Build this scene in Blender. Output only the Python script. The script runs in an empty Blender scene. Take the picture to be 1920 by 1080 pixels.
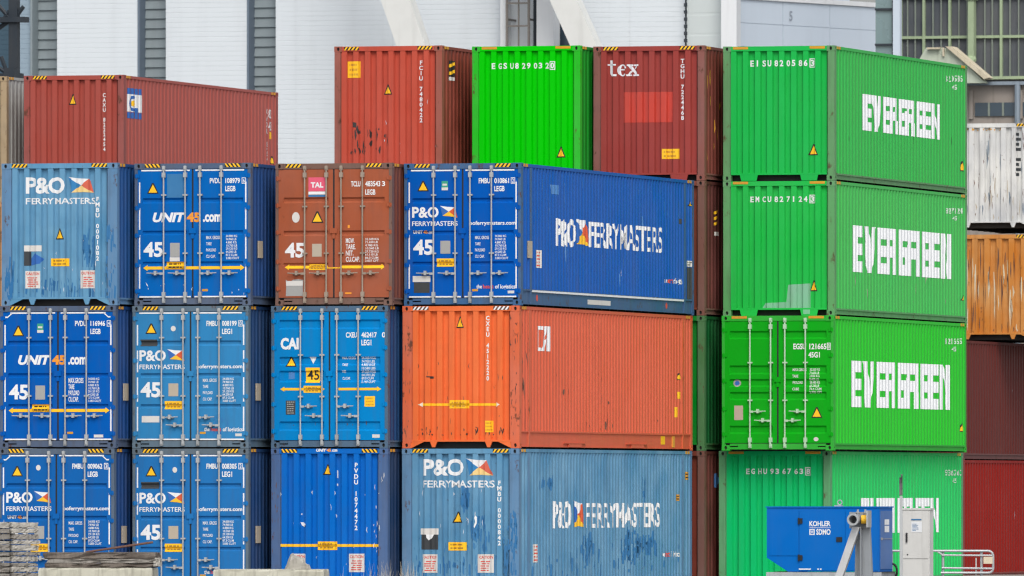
import bpy, math, random
from mathutils import Vector, Matrix

random.seed(7)
S = bpy.context.scene
COL = S.collection
# ------------------------------------------------------------------ camera
F = 21333.3                       # focal length in px of a 1920 px wide frame (400 mm on 36 mm)
HY = 925.0                        # horizon row of the photograph
CAMZ, CAMD = 2.0, 235.0
cam = bpy.data.cameras.new('camera'); cam_o = bpy.data.objects.new('camera', cam); COL.objects.link(cam_o)
cam_o.location = (0, -CAMD, CAMZ); cam_o.rotation_euler = (math.radians(90), 0, 0)
cam.lens = 400; cam.sensor_width = 36; cam.shift_y = (HY - 540) / 1920
cam.clip_start = 5; cam.clip_end = 4000
cam.dof.use_dof = True; cam.dof.focus_distance = 240; cam.dof.aperture_fstop = 5.6
S.camera = cam_o
# ------------------------------------------------------------------ sky, sun, exposure
SUN_EL, SUN_AZ = math.radians(48), math.radians(170)     # azimuth clockwise from +Y (behind the camera, to its right)
w = bpy.data.worlds.new('World'); S.world = w; w.use_nodes = True
nt = w.node_tree; bg = nt.nodes['Background']
sky = nt.nodes.new('ShaderNodeTexSky'); sky.sky_type = 'NISHITA'; sky.sun_disc = False
sky.sun_elevation = SUN_EL; sky.sun_rotation = SUN_AZ
sky.air_density = 1.0; sky.dust_density = 4.0; sky.ozone_density = 1.0
hs = nt.nodes.new('ShaderNodeHueSaturation'); hs.inputs['Saturation'].default_value = .35   # cloud veil: greyer light
nt.links.new(sky.outputs[0], hs.inputs['Color']); nt.links.new(hs.outputs[0], bg.inputs[0]); bg.inputs[1].default_value = 0.15
sun = bpy.data.lights.new('sun', 'SUN'); sun.energy = 0.5; sun.angle = math.radians(25); sun.color = (1, .95, .88)
sun_o = bpy.data.objects.new('sun', sun); COL.objects.link(sun_o)
sv = Vector((math.sin(SUN_AZ) * math.cos(SUN_EL), math.cos(SUN_AZ) * math.cos(SUN_EL), math.sin(SUN_EL)))
sun_o.rotation_euler = sv.to_track_quat('Z', 'Y').to_euler()
S.view_settings.view_transform = 'Standard'; S.view_settings.look = 'None'
S.view_settings.gamma = 1; S.view_settings.exposure = 0.48
S.cycles.max_bounces = 5; S.cycles.diffuse_bounces = 3; S.cycles.glossy_bounces = 2
S.cycles.use_denoising = True
S.cycles.filter_width = 1.3

TH = math.radians(15.9)
EX = Vector((math.cos(TH), -math.sin(TH), 0)); EY = Vector((math.sin(TH), math.cos(TH), 0))
CAM = Vector((0, -CAMD, CAMZ))

def at(px, py, Z):
    return Vector(((px - 960) / F * Z, Z - CAMD, CAMZ + (HY - py) / F * Z))

# ------------------------------------------------------------------ mesh helpers
class MB:
    def __init__(s): s.v = []; s.f = []; s.m = []
    def face(s, pts, m=0):
        n = len(s.v); s.v += [tuple(p) for p in pts]; s.f.append(tuple(range(n, n + len(pts)))); s.m.append(m)
    def box(s, x0, x1, y0, y1, z0, z1, m=0):
        if x0 > x1: x0, x1 = x1, x0
        if y0 > y1: y0, y1 = y1, y0
        if z0 > z1: z0, z1 = z1, z0
        n = len(s.v)
        s.v += [(x0,y0,z0),(x1,y0,z0),(x1,y1,z0),(x0,y1,z0),(x0,y0,z1),(x1,y0,z1),(x1,y1,z1),(x0,y1,z1)]
        for q in ((0,3,2,1),(4,5,6,7),(0,1,5,4),(1,2,6,5),(2,3,7,6),(3,0,4,7)):
            s.f.append(tuple(n + i for i in q)); s.m.append(m)
    def prism(s, poly, fn, d0, d1, m=0):
        """poly: counter-clockwise 2-D outline; fn(a, b, d) -> 3-D; extruded from depth d0 (front) to d1."""
        n = len(s.v); k = len(poly)
        s.v += [tuple(fn(a, b, d0)) for a, b in poly] + [tuple(fn(a, b, d1)) for a, b in poly]
        s.f.append(tuple(n + i for i in range(k))); s.m.append(m)
        s.f.append(tuple(n + k + i for i in reversed(range(k)))); s.m.append(m)
        for i in range(k):
            j = (i + 1) % k
            s.f.append((n + i, n + k + i, n + k + j, n + j)); s.m.append(m)
    def cyl(s, p0, p1, r, n=10, m=0, r1=None, caps=True):
        p0, p1 = Vector(p0), Vector(p1); d = (p1 - p0).normalized()
        a = d.orthogonal().normalized(); b = d.cross(a); r1 = r if r1 is None else r1
        k = len(s.v)
        for i in range(n):
            t = 2 * math.pi * i / n; e = a * math.cos(t) + b * math.sin(t)
            s.v.append(tuple(p0 + e * r)); s.v.append(tuple(p1 + e * r1))
        for i in range(n):
            j = (i + 1) % n
            s.f.append((k + 2*i, k + 2*j, k + 2*j + 1, k + 2*i + 1)); s.m.append(m)
        if caps:
            s.f.append(tuple(k + 2*i for i in reversed(range(n)))); s.m.append(m)
            s.f.append(tuple(k + 2*i + 1 for i in range(n))); s.m.append(m)
    def tube(s, pts, r, n=8, m=0):
        for a, b in zip(pts, pts[1:]): s.cyl(a, b, r, n, m)
    def mesh(s, name):
        me = bpy.data.meshes.new(name); me.from_pydata(s.v, [], s.f)
        for p, m in zip(me.polygons, s.m): p.material_index = m
        me.update(); return me
    def build(s, name, mats, parent=None):
        return put(name, s.mesh(name), mats, parent)

def put(name, me, mats, parent=None):
    """link a mesh as one object; materials sit on the object so that copies may share mesh data."""
    if not isinstance(mats, (list, tuple)): mats = [mats]
    while len(me.materials) < len(mats): me.materials.append(None)
    o = bpy.data.objects.new(name, me); COL.objects.link(o)
    for sl, m in zip(o.material_slots, mats):
        sl.link = 'OBJECT'; sl.material = m
    if parent: o.parent = parent
    return o

def empty(name, loc, rz, label, cat, group=None):
    o = bpy.data.objects.new(name, None); COL.objects.link(o); o.empty_display_size = .3
    o.location = loc; o.rotation_euler = (0, 0, rz)
    tag(o, label, cat, group); return o

def tag(o, label=None, cat=None, group=None, kind=None):
    if label: o['label'] = label
    if cat: o['category'] = cat
    if group: o['group'] = group
    if kind: o['kind'] = kind
    return o

# ------------------------------------------------------------------ materials
def lin(r, g, b):
    f = lambda c: (c / 255 / 12.92) if c / 255 <= .04045 else ((c / 255 + .055) / 1.055) ** 2.4
    return (f(r), f(g), f(b))
def mixc(a, b, t): return tuple(x * (1 - t) + y * t for x, y in zip(a, b))
_seed = [0]
def paint(name, c, fade=.25, dirt=.35, rust=.15, rough=.5, spec=.22, dent=.25, fadec=None, metal=0.0, scale=1.0):
    """weathered paint: faded clouds, rain streaks, rust chips and shallow dents, all from object-space noise"""
    _seed[0] += 1
    m = bpy.data.materials.new(name); m.use_nodes = True; n = m.node_tree; L = n.links.new
    P = n.nodes['Principled BSDF']
    tc = n.nodes.new('ShaderNodeTexCoord')
    def mapping(sx, sy, sz):
        mp = n.nodes.new('ShaderNodeMapping'); mp.inputs['Location'].default_value = (_seed[0] * 7.31, _seed[0] * 3.77, _seed[0] * 5.13)
        mp.inputs['Scale'].default_value = (sx, sy, sz); L(tc.outputs['Object'], mp.inputs['Vector']); return mp
    def noise(mp, sc, det, ro=.55):
        t = n.nodes.new('ShaderNodeTexNoise'); t.inputs['Scale'].default_value = sc * scale; t.inputs['Detail'].default_value = det
        t.inputs['Roughness'].default_value = ro; L(mp.outputs[0], t.inputs['Vector']); return t.outputs['Fac']
    def ramp(fac, a, b, amt):
        r = n.nodes.new('ShaderNodeMapRange'); r.inputs[1].default_value = a; r.inputs[2].default_value = b
        r.inputs[3].default_value = 0; r.inputs[4].default_value = amt; r.clamp = True; L(fac, r.inputs[0]); return r.outputs[0]
    def mix(fac, A, B):
        x = n.nodes.new('ShaderNodeMix'); x.data_type = 'RGBA'; L(fac, x.inputs['Factor'])
        if hasattr(A, 'links'): L(A, x.inputs['A'])
        else: x.inputs['A'].default_value = (*A, 1)
        x.inputs['B'].default_value = (*B, 1); return x.outputs['Result']
    gray = sum(c) / 3
    fc = fadec or tuple(min(.9, .62 * v + .25 * gray + .06) for v in c)
    base = mapping(1, 1, 1)
    big = noise(base, .9, 5)
    col = mix(ramp(big, .35, .72, fade), c, fc)
    col = mix(ramp(noise(mapping(7, 7, .55), 1.0, 5), .52, .78, dirt), col, mixc(c, (.07, .06, .05), .62))
    col = mix(ramp(noise(mapping(16, 16, .8), 1.0, 4), .6, .8, fade * .8), col, fc)
    col = mix(ramp(noise(mapping(1.2, 1.2, 1), 2.2, 6, .62), .5, .75, dirt * .55), col, mixc(c, (.05, .045, .04), .5))
    if rust > 0:
        hi = .80 - .22 * rust
        col = mix(ramp(noise(mapping(1, 1, .6), 5.5, 8, .68), hi - .05, hi + .02, .85), col, (.085, .035, .018))
    L(col, P.inputs['Base Color'])
    L(ramp2 := ramp(big, .3, .7, .25), P.inputs['Roughness'])
    mr = n.nodes[-1]
    for nd in n.nodes:
        if nd.type == 'MAP_RANGE' and nd.outputs[0] == ramp2: nd.inputs[3].default_value = rough - .05; nd.inputs[4].default_value = rough + .2
    P.inputs['Specular IOR Level'].default_value = spec; P.inputs['Metallic'].default_value = metal
    if dent > 0:
        b = n.nodes.new('ShaderNodeBump'); b.inputs['Strength'].default_value = dent; b.inputs['Distance'].default_value = .03
        L(noise(mapping(1, 1, .7), 1.6, 3), b.inputs['Height']); L(b.outputs[0], P.inputs['Normal'])
    return m

def flat(name, c, rough=.6, spec=.4, metal=0., wear=.15):
    return paint(name, c, fade=wear * .6, dirt=wear, rust=0, rough=rough, spec=spec, dent=0, metal=metal)

M = {}
M['white'] = flat('white_lettering', (.74, .75, .76), wear=.2)
M['pale'] = flat('pale_sticker', (.62, .6, .57))
M['yellow'] = flat('warning_yellow', (.90, .50, .008), wear=.08)
M['ochre_ink'] = flat('ochre_ink', (.36, .19, .02))
M['amber'] = flat('amber_paint', (.62, .29, .01), wear=.5)
M['orange'] = flat('orange_ink', (.80, .29, .02))
M['black'] = flat('black_paint', (.012, .012, .013))
M['red'] = flat('red_ink', (.62, .07, .05))
M['flagblue'] = flat('flag_blue', (.02, .12, .42))
M['flagred'] = flat('flag_red', (.62, .09, .03))
M['flagyellow'] = flat('flag_yellow', (.82, .47, .02))
M['pink'] = flat('pink_sticker', (.68, .09, .16))
M['sgreen'] = flat('green_sticker', (.03, .30, .20))
M['plate'] = flat('metal_plate', (.36, .36, .35), metal=.3)
M['tan'] = flat('tan_plate', (.42, .36, .28))
M['char'] = flat('charcoal_sticker', (.03, .035, .04), wear=.4)
M['mint'] = paint('mint_repair_paint', (.20, .46, .30), fade=.5, dirt=.5, rust=.2)
M['redpatch'] = flat('red_repaint', (.52, .045, .025), wear=.4)
M['gasket'] = flat('rubber_gasket', (.012, .013, .016))
M['galv'] = paint('galvanised_steel', (.42, .44, .45), fade=.4, dirt=.6, rust=.25, rough=.42, dent=0, metal=.35)
M['rubbed'] = flat('scraped_primer', (.55, .60, .66))
M['scar'] = flat('black_scrape', (.025, .02, .018), wear=.5)
M['rustc'] = flat('rust_scar', (.12, .05, .03), wear=.6)
M['roof'] = paint('roof_steel', (.25, .2, .18), dirt=.6, rust=.4)
M['under'] = flat('dark_underside_hole_shade', (.025, .025, .025))  # floor undersides, and painted shade inside the casting holes

# ------------------------------------------------------------------ 2-D shapes: lists of (convex polygon, material index)
_tc = {}
def text2d(body, bold=0., shear=0., line=1.0, align='LEFT'):
    key = (body, bold, shear, line, align)
    if key in _tc: return _tc[key]
    c = bpy.data.curves.new('lettering', 'FONT'); c.body = body; c.offset = bold; c.shear = shear
    c.resolution_u = 3; c.space_line = line; c.align_x = align
    o = bpy.data.objects.new('lettering', c); me = o.to_mesh(); me.calc_loop_triangles()
    P = [me.vertices[i].co.copy() for i in range(len(me.vertices))]
    tris = [[(P[i].x, P[i].y) for i in t.vertices] for t in me.loop_triangles]
    o.to_mesh_clear(); bpy.data.objects.remove(o); bpy.data.curves.remove(c)
    x0 = min(p[0] for t in tris for p in t); x1 = max(p[0] for t in tris for p in t)
    y0 = min(p[1] for t in tris for p in t); y1 = max(p[1] for t in tris for p in t)
    r = [[((x - x0) / (x1 - x0), (y - y0) / (y1 - y0)) for x, y in t] for t in tris]
    _tc[key] = r; return r
def fit(polys, box, m=0):
    a0, b0, a1, b1 = box
    return [([(a0 + x * (a1 - a0), b0 + y * (b1 - b0)) for x, y in p], m) for p in polys]
def rect(a0, b0, a1, b1): return [(a0, b0), (a1, b0), (a1, b1), (a0, b1)]
UNIT = [rect(0, 0, 1, 1)]
def tri_sign(box):
    a0, b0, a1, b1 = box; c = (a0 + a1) / 2; h = b1 - b0; wd = a1 - a0
    out = [([(a0, b0), (a1, b0), (c + .08 * wd, b1), (c - .08 * wd, b1)], 0, .004)]
    out += [([(a0 + .13 * wd, b0 + .10 * h), (a1 - .13 * wd, b0 + .10 * h), (c, b1 - .13 * h)], 1, .007)]
    return out
# heavy block capitals painted on the long green sides: quads in a unit cell
def block_word():
    r = []
    def q(x0, z0, x1, z1): r.append(rect(x0, z0, x1, z1))
    def bars(x0, x1): q(x0, .755, x1, 1); q(x0, .37, x1, .615); q(x0, 0, x1, .235)
    q(0, 0, 31, 1); bars(31, 64)
    r.append([(70,1),(101,1),(113,.40),(105,0),(88,0)]); r.append([(122,1),(142,1),(120,0),(105,0),(113,.40)])
    q(152, 0, 174, 1); bars(174, 206); q(206, 0, 230, 1); q(230, .755, 267, 1); q(247, .615, 267, .755); q(230, .37, 267, .615); q(249, 0, 270, .37)
    q(286, 0, 309, 1); q(309, .755, 342, 1); q(309, .40, 342, .62); q(325, .235, 342, .40); q(332, .62, 342, .68); q(309, 0, 342, .235)
    q(342, 0, 364, 1); q(364, .755, 410, 1); q(388, .615, 410, .755); q(364, .37, 410, .615); q(386, 0, 412, .37)
    q(424, 0, 445, 1); bars(445, 474); q(474, 0, 502, 1); bars(502, 536)
    q(550, 0, 571, 1); q(588, 0, 610, 1); r.append([(571,.74),(571,1),(588,.34),(588,.05)])
    return [[(x / 610, z) for x, z in p] for p in r]
# serif lower-case letters, drawn as quads
def serif_tex():
    t = [rect(.10,.12,.19,.98), rect(.02,.66,.30,.75), rect(.19,0,.32,.12), [(.10,.12),(.19,.12),(.19,0),(.15,0)]]
    e = []
    import math as mm
    N = 14; cx, cy, rx, ry, tx, ty = .49, .36, .145, .37, .085, .07
    for i in range(N):
        t0 = mm.radians(20 + 300 * i / N); t1 = mm.radians(20 + 300 * (i + 1) / N)
        o = lambda q: (cx + rx * mm.cos(q), cy + ry * mm.sin(q)); n_ = lambda q: (cx + (rx - tx) * mm.cos(q), cy + (ry - ty) * mm.sin(q))
        e.append([n_(t0), o(t0), o(t1), n_(t1)])
    e += [rect(.425,.36,.555,.44)]
    x = [[(.68,.62),(.78,.62),(.98,.1),(.88,.1)], [(.68,.1),(.74,.1),(.80,.29),(.775,.36)], [(.845,.36),(.875,.42),(.95,.62),(.90,.62)],
         rect(.64,.62,.82,.72), rect(.84,.62,1,.72), rect(.62,0,.78,.1), rect(.82,0,1.02,.1)]
    return t + e + x
def flag(q):
    """four pennant triangles in the quad q = TL, TR, BR, BL with wavy edges"""
    TL, TR, BR, BL = q; c = (sum(p[0] for p in q) / 4, sum(p[1] for p in q) / 4)
    mid = lambda a, b, k: ((a[0] + b[0]) / 2, (a[1] + b[1]) / 2 - k * abs(TL[1] - BL[1]))
    t, b = mid(TL, TR, .03), mid(BL, BR, -.04)
    return [([TL, c, t], 0), ([t, c, TR], 0), ([TL, BL, c], 1), ([TR, c, BR], 2), ([BL, b, c], 3), ([b, BR, c], 3)]

def clip_strip(poly, ax, lo, hi):
    def half(pl, s, lim):
        out = []
        for i in range(len(pl)):
            p, q = pl[i], pl[(i + 1) % len(pl)]
            dp, dq = s * (p[ax] - lim), s * (q[ax] - lim)
            if dp >= 0: out.append(p)
            if (dp > 0 and dq < 0) or (dp < 0 and dq > 0):
                t = dp / (dp - dq); out.append((p[0] + t * (q[0] - p[0]), p[1] + t * (q[1] - p[1])))
        return out
    pl = half(poly, 1, lo)
    return half(pl, -1, hi) if len(pl) > 2 else []

# ------------------------------------------------------------------ container
def corrugation(a0, a1, pitch, fr, d):
    """profile breakpoints: outer flat, slope in, inner flat, slope out"""
    k = max(1, round((a1 - a0) / pitch)); p = (a1 - a0) / k; out = []
    for i in range(k):
        x = a0 + i * p
        out += [(x + p * fr[0] / 2 * 0, 0.0), (x + p * fr[0], 0.0), (x + p * (fr[0] + fr[1]), d), (x + p * (fr[0] + fr[1] + fr[2]), d)]
    out.append((a1, 0.0)); return out
def prof_at(pr, a):
    if a <= pr[0][0]: return pr[0][1]
    for (x0, d0), (x1, d1) in zip(pr, pr[1:]):
        if a <= x1: return d0 + (d1 - d0) * (a - x0) / max(1e-9, x1 - x0)
    return pr[-1][1]

_mesh = {}
def cached(key, fn):
    if key not in _mesh: _mesh[key] = fn()
    return _mesh[key]

def casting_mesh(sx, sy, sz):
    """hollow steel corner block with an oval hole on its end and its side; sx, sy, sz point out of the container"""
    b = MB(); w_, d_, h_ = .178, .162, .118
    # build in a box x:[0,w] inward, y:[0,d] inward, z:[0,h] and mirror with the signs
    def V(x, y, z): return (-sx * x, -sy * y, -sz * z)
    def ringed(face, u, v, hole_c, hole_r, depth):
        N = 12; rim = []; 
        for i in range(N):
            t = 2 * math.pi * i / N
            rim.append((hole_c[0] + hole_r[0] * math.cos(t), hole_c[1] + hole_r[1] * math.sin(t)))
        def edge(p):
            dx, dy = p[0] - hole_c[0], p[1] - hole_c[1]; k = 1e9
            if dx > 1e-9: k = min(k, (u - hole_c[0]) / dx)
            if dx < -1e-9: k = min(k, -hole_c[0] / dx)
            if dy > 1e-9: k = min(k, (v - hole_c[1]) / dy)
            if dy < -1e-9: k = min(k, -hole_c[1] / dy)
            return (hole_c[0] + dx * k, hole_c[1] + dy * k)
        out = [edge(p) for p in rim]
        for i in range(N):
            j = (i + 1) % N
            b.face([face(*out[i], 0), face(*out[j], 0), face(*rim[j], 0), face(*rim[i], 0)])
            b.face([face(*rim[i], 0), face(*rim[j], 0), face(*rim[j], depth), face(*rim[i], depth)])
            # corner fill
            if abs(out[i][0] - out[j][0]) > 1e-6 and abs(out[i][1] - out[j][1]) > 1e-6:
                cx = out[i][0] if out[i][0] in (0, u) or abs(out[i][0] - u) < 1e-6 or abs(out[i][0]) < 1e-6 else out[j][0]
                cy = out[j][1] if cx == out[i][0] else out[i][1]
                b.face([face(*out[i], 0), face(cx, cy, 0), face(*out[j], 0)])
        b.face([face(*p, depth) for p in rim], 1)  # dark back face: shade of the hollow block painted in
    ringed(lambda a, c, d: V(a, d, c), w_, h_, (.089, .06), (.030, .042), .05)
    ringed(lambda a, c, d: V(d, a, c), d_, h_, (.100, .06), (.036, .030), .05)
    b.face([V(0,0,0),V(w_,0,0),V(w_,d_,0),V(0,d_,0)]); b.face([V(0,0,h_),V(w_,0,h_),V(w_,d_,h_),V(0,d_,h_)])
    b.face([V(w_,0,0),V(w_,d_,0),V(w_,d_,h_),V(w_,0,h_)]); b.face([V(0,d_,0),V(w_,d_,0),V(w_,d_,h_),V(0,d_,h_)])
    return b.mesh('corner_casting')

class Box:
    def __init__(s, label, frpx, Z, base, W, H, L, end, side, color, frame, sidec=None, post=.15, sill='plates', rail=.16, inner_posts=False, group='stacked shipping containers', dark=.0, pitch=.255, railm=None):
        s.W, s.H, s.L, s.end = W, H, L, end
        fr = Vector(((frpx - 960) / F * Z, Z - CAMD, base))
        s.o = fr - EX * (W / 2)
        s.root = empty('shipping_container', s.o, -TH, label, 'container', group)
        s.color, s.frame, s.sidec = color, frame, sidec or color
        R = s.root; h = W / 2; CH = .118
        cs = [(sx, sy, sz) for sx in (-1, 1) for sy in (-1, 1) for sz in (-1, 1)]
        for sx, sy, sz in cs:
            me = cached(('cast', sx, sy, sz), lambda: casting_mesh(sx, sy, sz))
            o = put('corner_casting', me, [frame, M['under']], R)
            o.location = (sx * h, 0 if sy < 0 else L, H if sz > 0 else 0)
        # posts
        s.post = post
        for sx in (-1, 1):
            for far in (0, 1):
                def mk():
                    b = MB(); p = post if not far else .1
                    y0, y1 = (.006, .158) if not far else (L - .158, L - .006)
                    xa, xb = sx * (h - .004), sx * (h - p)
                    b.box(xa, xb, y0, y1, CH, H - CH); 
                    # folded lip beside the post
                    if not far: b.box(xb, xb - sx * .02, y0 + .03, y1, CH, H - CH)
                    return b.mesh('corner_post')
                put('corner_post', cached(('post', W, H, L, post, sx, far), mk), frame if end == 'door' else mixm(s.sidec if sx > 0 and far else color, frame), R)
        # top end rail and sill
        def mk_head():
            b = MB(); hz = .105 if end == 'closed' else .115
            b.box(-h + .178, h - .178, .010, .10, H - hz, H - .004)
            b.box(-h + post, -h + .178, .012, .10, H - hz, H - CH) if post < .17 else None
            return b.mesh('top_end_rail')
        put('top_end_rail', cached(('head', W, H, end, post), mk_head), frame if end == 'door' else color, R)
        def mk_sill():
            b = MB(); fn = lambda a, z, d: (a, d, z)
            if end == 'door':
                b.box(-h + .178, h - .178, .012, .12, .026, .075)
                b.box(-h + .36, h - .36, .012, .12, .075, .150)
                b.box(-h + .178, -h + .36, .03, .12, .10, .150); b.box(h - .36, h - .178, .03, .12, .10, .150)
            elif sill == 'plates':
                b.box(-h + .178, h - .178, .010, .12, .128, .165)
                for c in (-.27, .27):
                    b.prism([(c * W - .17, .0), (c * W + .17, .0), (c * W + .20, .128), (c * W - .20, .128)], fn, .012, .04)
            else:
                b.box(-h + .178, h - .178, .010, .12, .135, .17)
                for c in (-.235, .235):
                    b.prism([(c * W - .03, .02), (c * W + .03, .02), (c * W + .075, .135), (c * W - .075, .135)], fn, .012, .06)
                for sg in (-1, 1):
                    q = [(sg * (h - .178), .0), (sg * (h - .178), .135), (sg * (h - .46), .135)]
                    b.prism(q if sg > 0 else q[::-1], fn, .014, .06)
            return b.mesh('bottom_end_rail')
        put('bottom_end_rail', cached(('sill', W, end, sill), mk_sill), frame if end == 'door' else color, R)
        # side rails
        for sx in (-1, 1):
            def mk_t():
                b = MB(); b.box(sx * (h - .07), sx * (h - .004), .165, L - .165, H - .075, H - .010); return b.mesh('top_side_rail')
            put('top_side_rail', cached(('trail', W, H, L, sx), mk_t), s.sidec, R)
            def mk_b():
                b = MB(); x = lambda d: sx * (h - d)
                b.box(x(.004), x(.06), .165, L - .165, rail - .035, rail); b.box(x(.030), x(.060), .165, L - .165, .04, rail - .035)
                b.box(x(.008), x(.06), .165, L - .165, .028, .045)
                return b.mesh('bottom_side_rail')
            put('bottom_side_rail', cached(('brail', W, L, rail, sx), mk_b), railm or frame, R)
        # side walls
        if side == 'fine': s.sprof = corrugation(.16, L - .16, .235, (.41, .09, .41, .09), .027)
        else: s.sprof = corrugation(.16, L - .16, .278, (.40, .10, .40, .10), .026)
        s.srail = rail
        for sx in (-1, 1):
            def mk_side():
                b = MB(); pr = s.sprof; n = len(pr); o0 = .012
                zz = [rail, rail + (H - .075 - rail) * .34, rail + (H - .075 - rail) * .67, H - .075]
                for z in zz:
                    for a, d in pr: b.v.append((sx * (h - o0 - d), a, z))
                for r in range(len(zz) - 1):
                    for i in range(n - 1):
                        b.f.append((r*n + i, r*n + i + 1, (r+1)*n + i + 1, (r+1)*n + i) if sx > 0 else (r*n + i + 1, r*n + i, (r+1)*n + i, (r+1)*n + i + 1)); b.m.append(0)
                return b.mesh('side_wall')
            put('side_wall', cached(('side', W, H, L, side, rail, sx), mk_side), s.sidec, R)
        if inner_posts:
            for y in (.76, L - .76):
                b = MB(); b.box(h - .05, h - .002, y - .055, y + .055, .03, H - .08); b.build('side_post', frame, R)
        # floor, roof, far end
        def mk_floor():
            q = MB(); q.box(-h + .06, h - .06, .12, L - .12, .125, .16); k = int(L / .6)
            for i in range(k): y = .25 + (L - .5) * i / (k - 1); q.box(-h + .10, h - .10, y, y + .06, .003, .124)   # cross members
            return q.mesh('floor')
        b = cached(('floor', W, L), mk_floor)
        put('floor', b, M['under'], R)
        b = cached(('roof', W, H, L), lambda: (lambda q: (q.box(-h + .07, h - .07, .10, L - .10, H - .035, H - .006), q.mesh('roof'))[1])(MB()))
        put('roof', b, s.sidec, R)
        b = cached(('rear', W, H, L), lambda: (lambda q: (q.box(-h + .1, h - .1, L - .06, L - .02, .004, H - .04), q.mesh('end_wall'))[1])(MB()))
        put('end_wall', b, s.sidec, R)
        # front end
        if end == 'closed':
            a0, a1 = -h + post + .02, h - post - .02
            s.fprof = corrugation(a0, a1, pitch, (.43, .09, .39, .09), .072); s.foff = .018
            def mk_end():
                b = MB(); pr = s.fprof; n = len(pr); zz = [.165, 1.0, 1.9, H - .105]
                for z in zz:
                    for a, d in pr: b.v.append((a, s.foff + d, z))
                for r in range(len(zz) - 1):
                    for i in range(n - 1): b.f.append((r*n + i, r*n + i + 1, (r+1)*n + i + 1, (r+1)*n + i)); b.m.append(0)
                return b.mesh('end_wall')
            s.endobj = put('end_wall', cached(('end', W, H, post, pitch), mk_end), color, R)
        s.hazard_y = .010
    # ------------------------------------------------ pixel of the photograph -> place on the end (a, z) or side (y, z)
    def _hit(s, px, py, nrm, off):
        d = Vector(((px - 960) / F, 1, (HY - py) / F)); o = s.o + nrm * off
        t = (o - CAM).dot(nrm) / d.dot(nrm); return CAM + d * t - s.o
    def fr(s, px, py):
        q = s._hit(px, py, EY, 0.02); return (q.dot(EX), q.z)
    def sd(s, px, py):
        q = s._hit(px, py, EX, s.W / 2 - .015); return (q.dot(EY), q.z)
    def fbox(s, x0, y0, x1, y1):
        a, b = s.fr(x0, y1), s.fr(x1, y0); return (a[0], a[1], b[0], b[1])
    def sbox(s, x0, y0, x1, y1):
        """x range plus the z range at x0"""
        a, b = s.sd(x0, y1), s.sd(x0, y0); c = s.sd(x1, y0); return (a[0], a[1], c[0], b[1])
    def decal(s, name, polys, mats, surf='front', eps=.005, parent=None, label=None):
        b = MB()
        if surf == 'front':
            pr = getattr(s, 'fprof', None); ax = 0; off = getattr(s, 'foff', .012)
            if s.end == 'door': pr, ax, off = s.dprof, 1, s.doff
            place = lambda a, z, d, e: (a, off + d - e, z)
        elif surf == 'side':
            pr = s.sprof; ax = 0; place = lambda a, z, d, e: (s.W / 2 - .012 - d + e, a, z)
        else:
            pr = None; ax = 0; place = lambda a, z, d, e: (a, surf - e, z)
        for i, item in enumerate(polys):
            poly, m = item[0], item[1]; e = item[2] if len(item) > 2 else eps
            ar = sum(p[0] * q[1] - q[0] * p[1] for p, q in zip(poly, poly[1:] + poly[:1]))
            if ar < 0: poly = poly[::-1]
            if pr is None: b.face([place(x, z, 0, e) for x, z in poly], m); continue
            lo, hi = min(p[ax] for p in poly), max(p[ax] for p in poly)
            cuts = [-1e9] + [p[0] for p in pr if lo < p[0] < hi] + [1e9]
            for c0, c1 in zip(cuts, cuts[1:]):
                q = clip_strip(poly, ax, c0, c1)
                if len(q) > 2: b.face([place(x, z, prof_at(pr, (x, z)[ax]), e) for x, z in q], m)
        if not b.f: return None
        o = b.build(name, mats, parent or s.root)
        if label: o['label'] = label
        return o
    def text(s, body, box, mat='white', bold=.02, shear=0., surf='front', name='lettering', line=1., align='LEFT', eps=.005):
        return s.decal(name, fit(text2d(body, bold, shear, line, align), box), M[mat], surf, eps)
    def rect(s, name, box, mat, surf='front', eps=.004):
        return s.decal(name, fit(UNIT, box), M[mat], surf, eps)
    def sign(s, box, surf='front'):
        return s.decal('warning_sign', tri_sign(box), [M['black'], M['yellow']], surf)
    def vertical(s, body, box, surf='front', mat='white'):
        if surf == 'front' and s.end == 'closed':      # stencilled down one flat of the corrugation
            pr = s.fprof; fl = [(pr[i][0] + pr[i + 1][0]) / 2 for i in range(0, len(pr) - 1, 2)]
            m = min(fl, key=lambda f: abs(f - (box[0] + box[2]) / 2)); box = (m - .045, box[1], m + .045, box[3])
        return s.text('\n'.join(body), box, mat, .03, 0, surf, 'number_lettering', .92, 'CENTER')
    def label_sticker(s, box, mat='yellow', ink='ochre_ink', lines=2, surf='front', seed=1):
        a0, b0, a1, b1 = box; rr = random.Random(seed); out = [(rect(*box), 0, .005)]
        for i in range(lines):
            z = b1 - (i + .7) * (b1 - b0) / (lines + .4); hh = (b1 - b0) / (lines + .4) * .22; x = a0 + .12 * (a1 - a0)
            while x < a1 - .18 * (a1 - a0):
                wd = rr.uniform(.05, .2) * (a1 - a0); x2 = min(x + wd, a1 - .1 * (a1 - a0))
                out.append((rect(x, z - hh, x2, z + hh), 1, .008)); x = x2 + .05 * (a1 - a0)
        return s.decal('sticker', out, [M[mat], M[ink]], surf)
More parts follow.
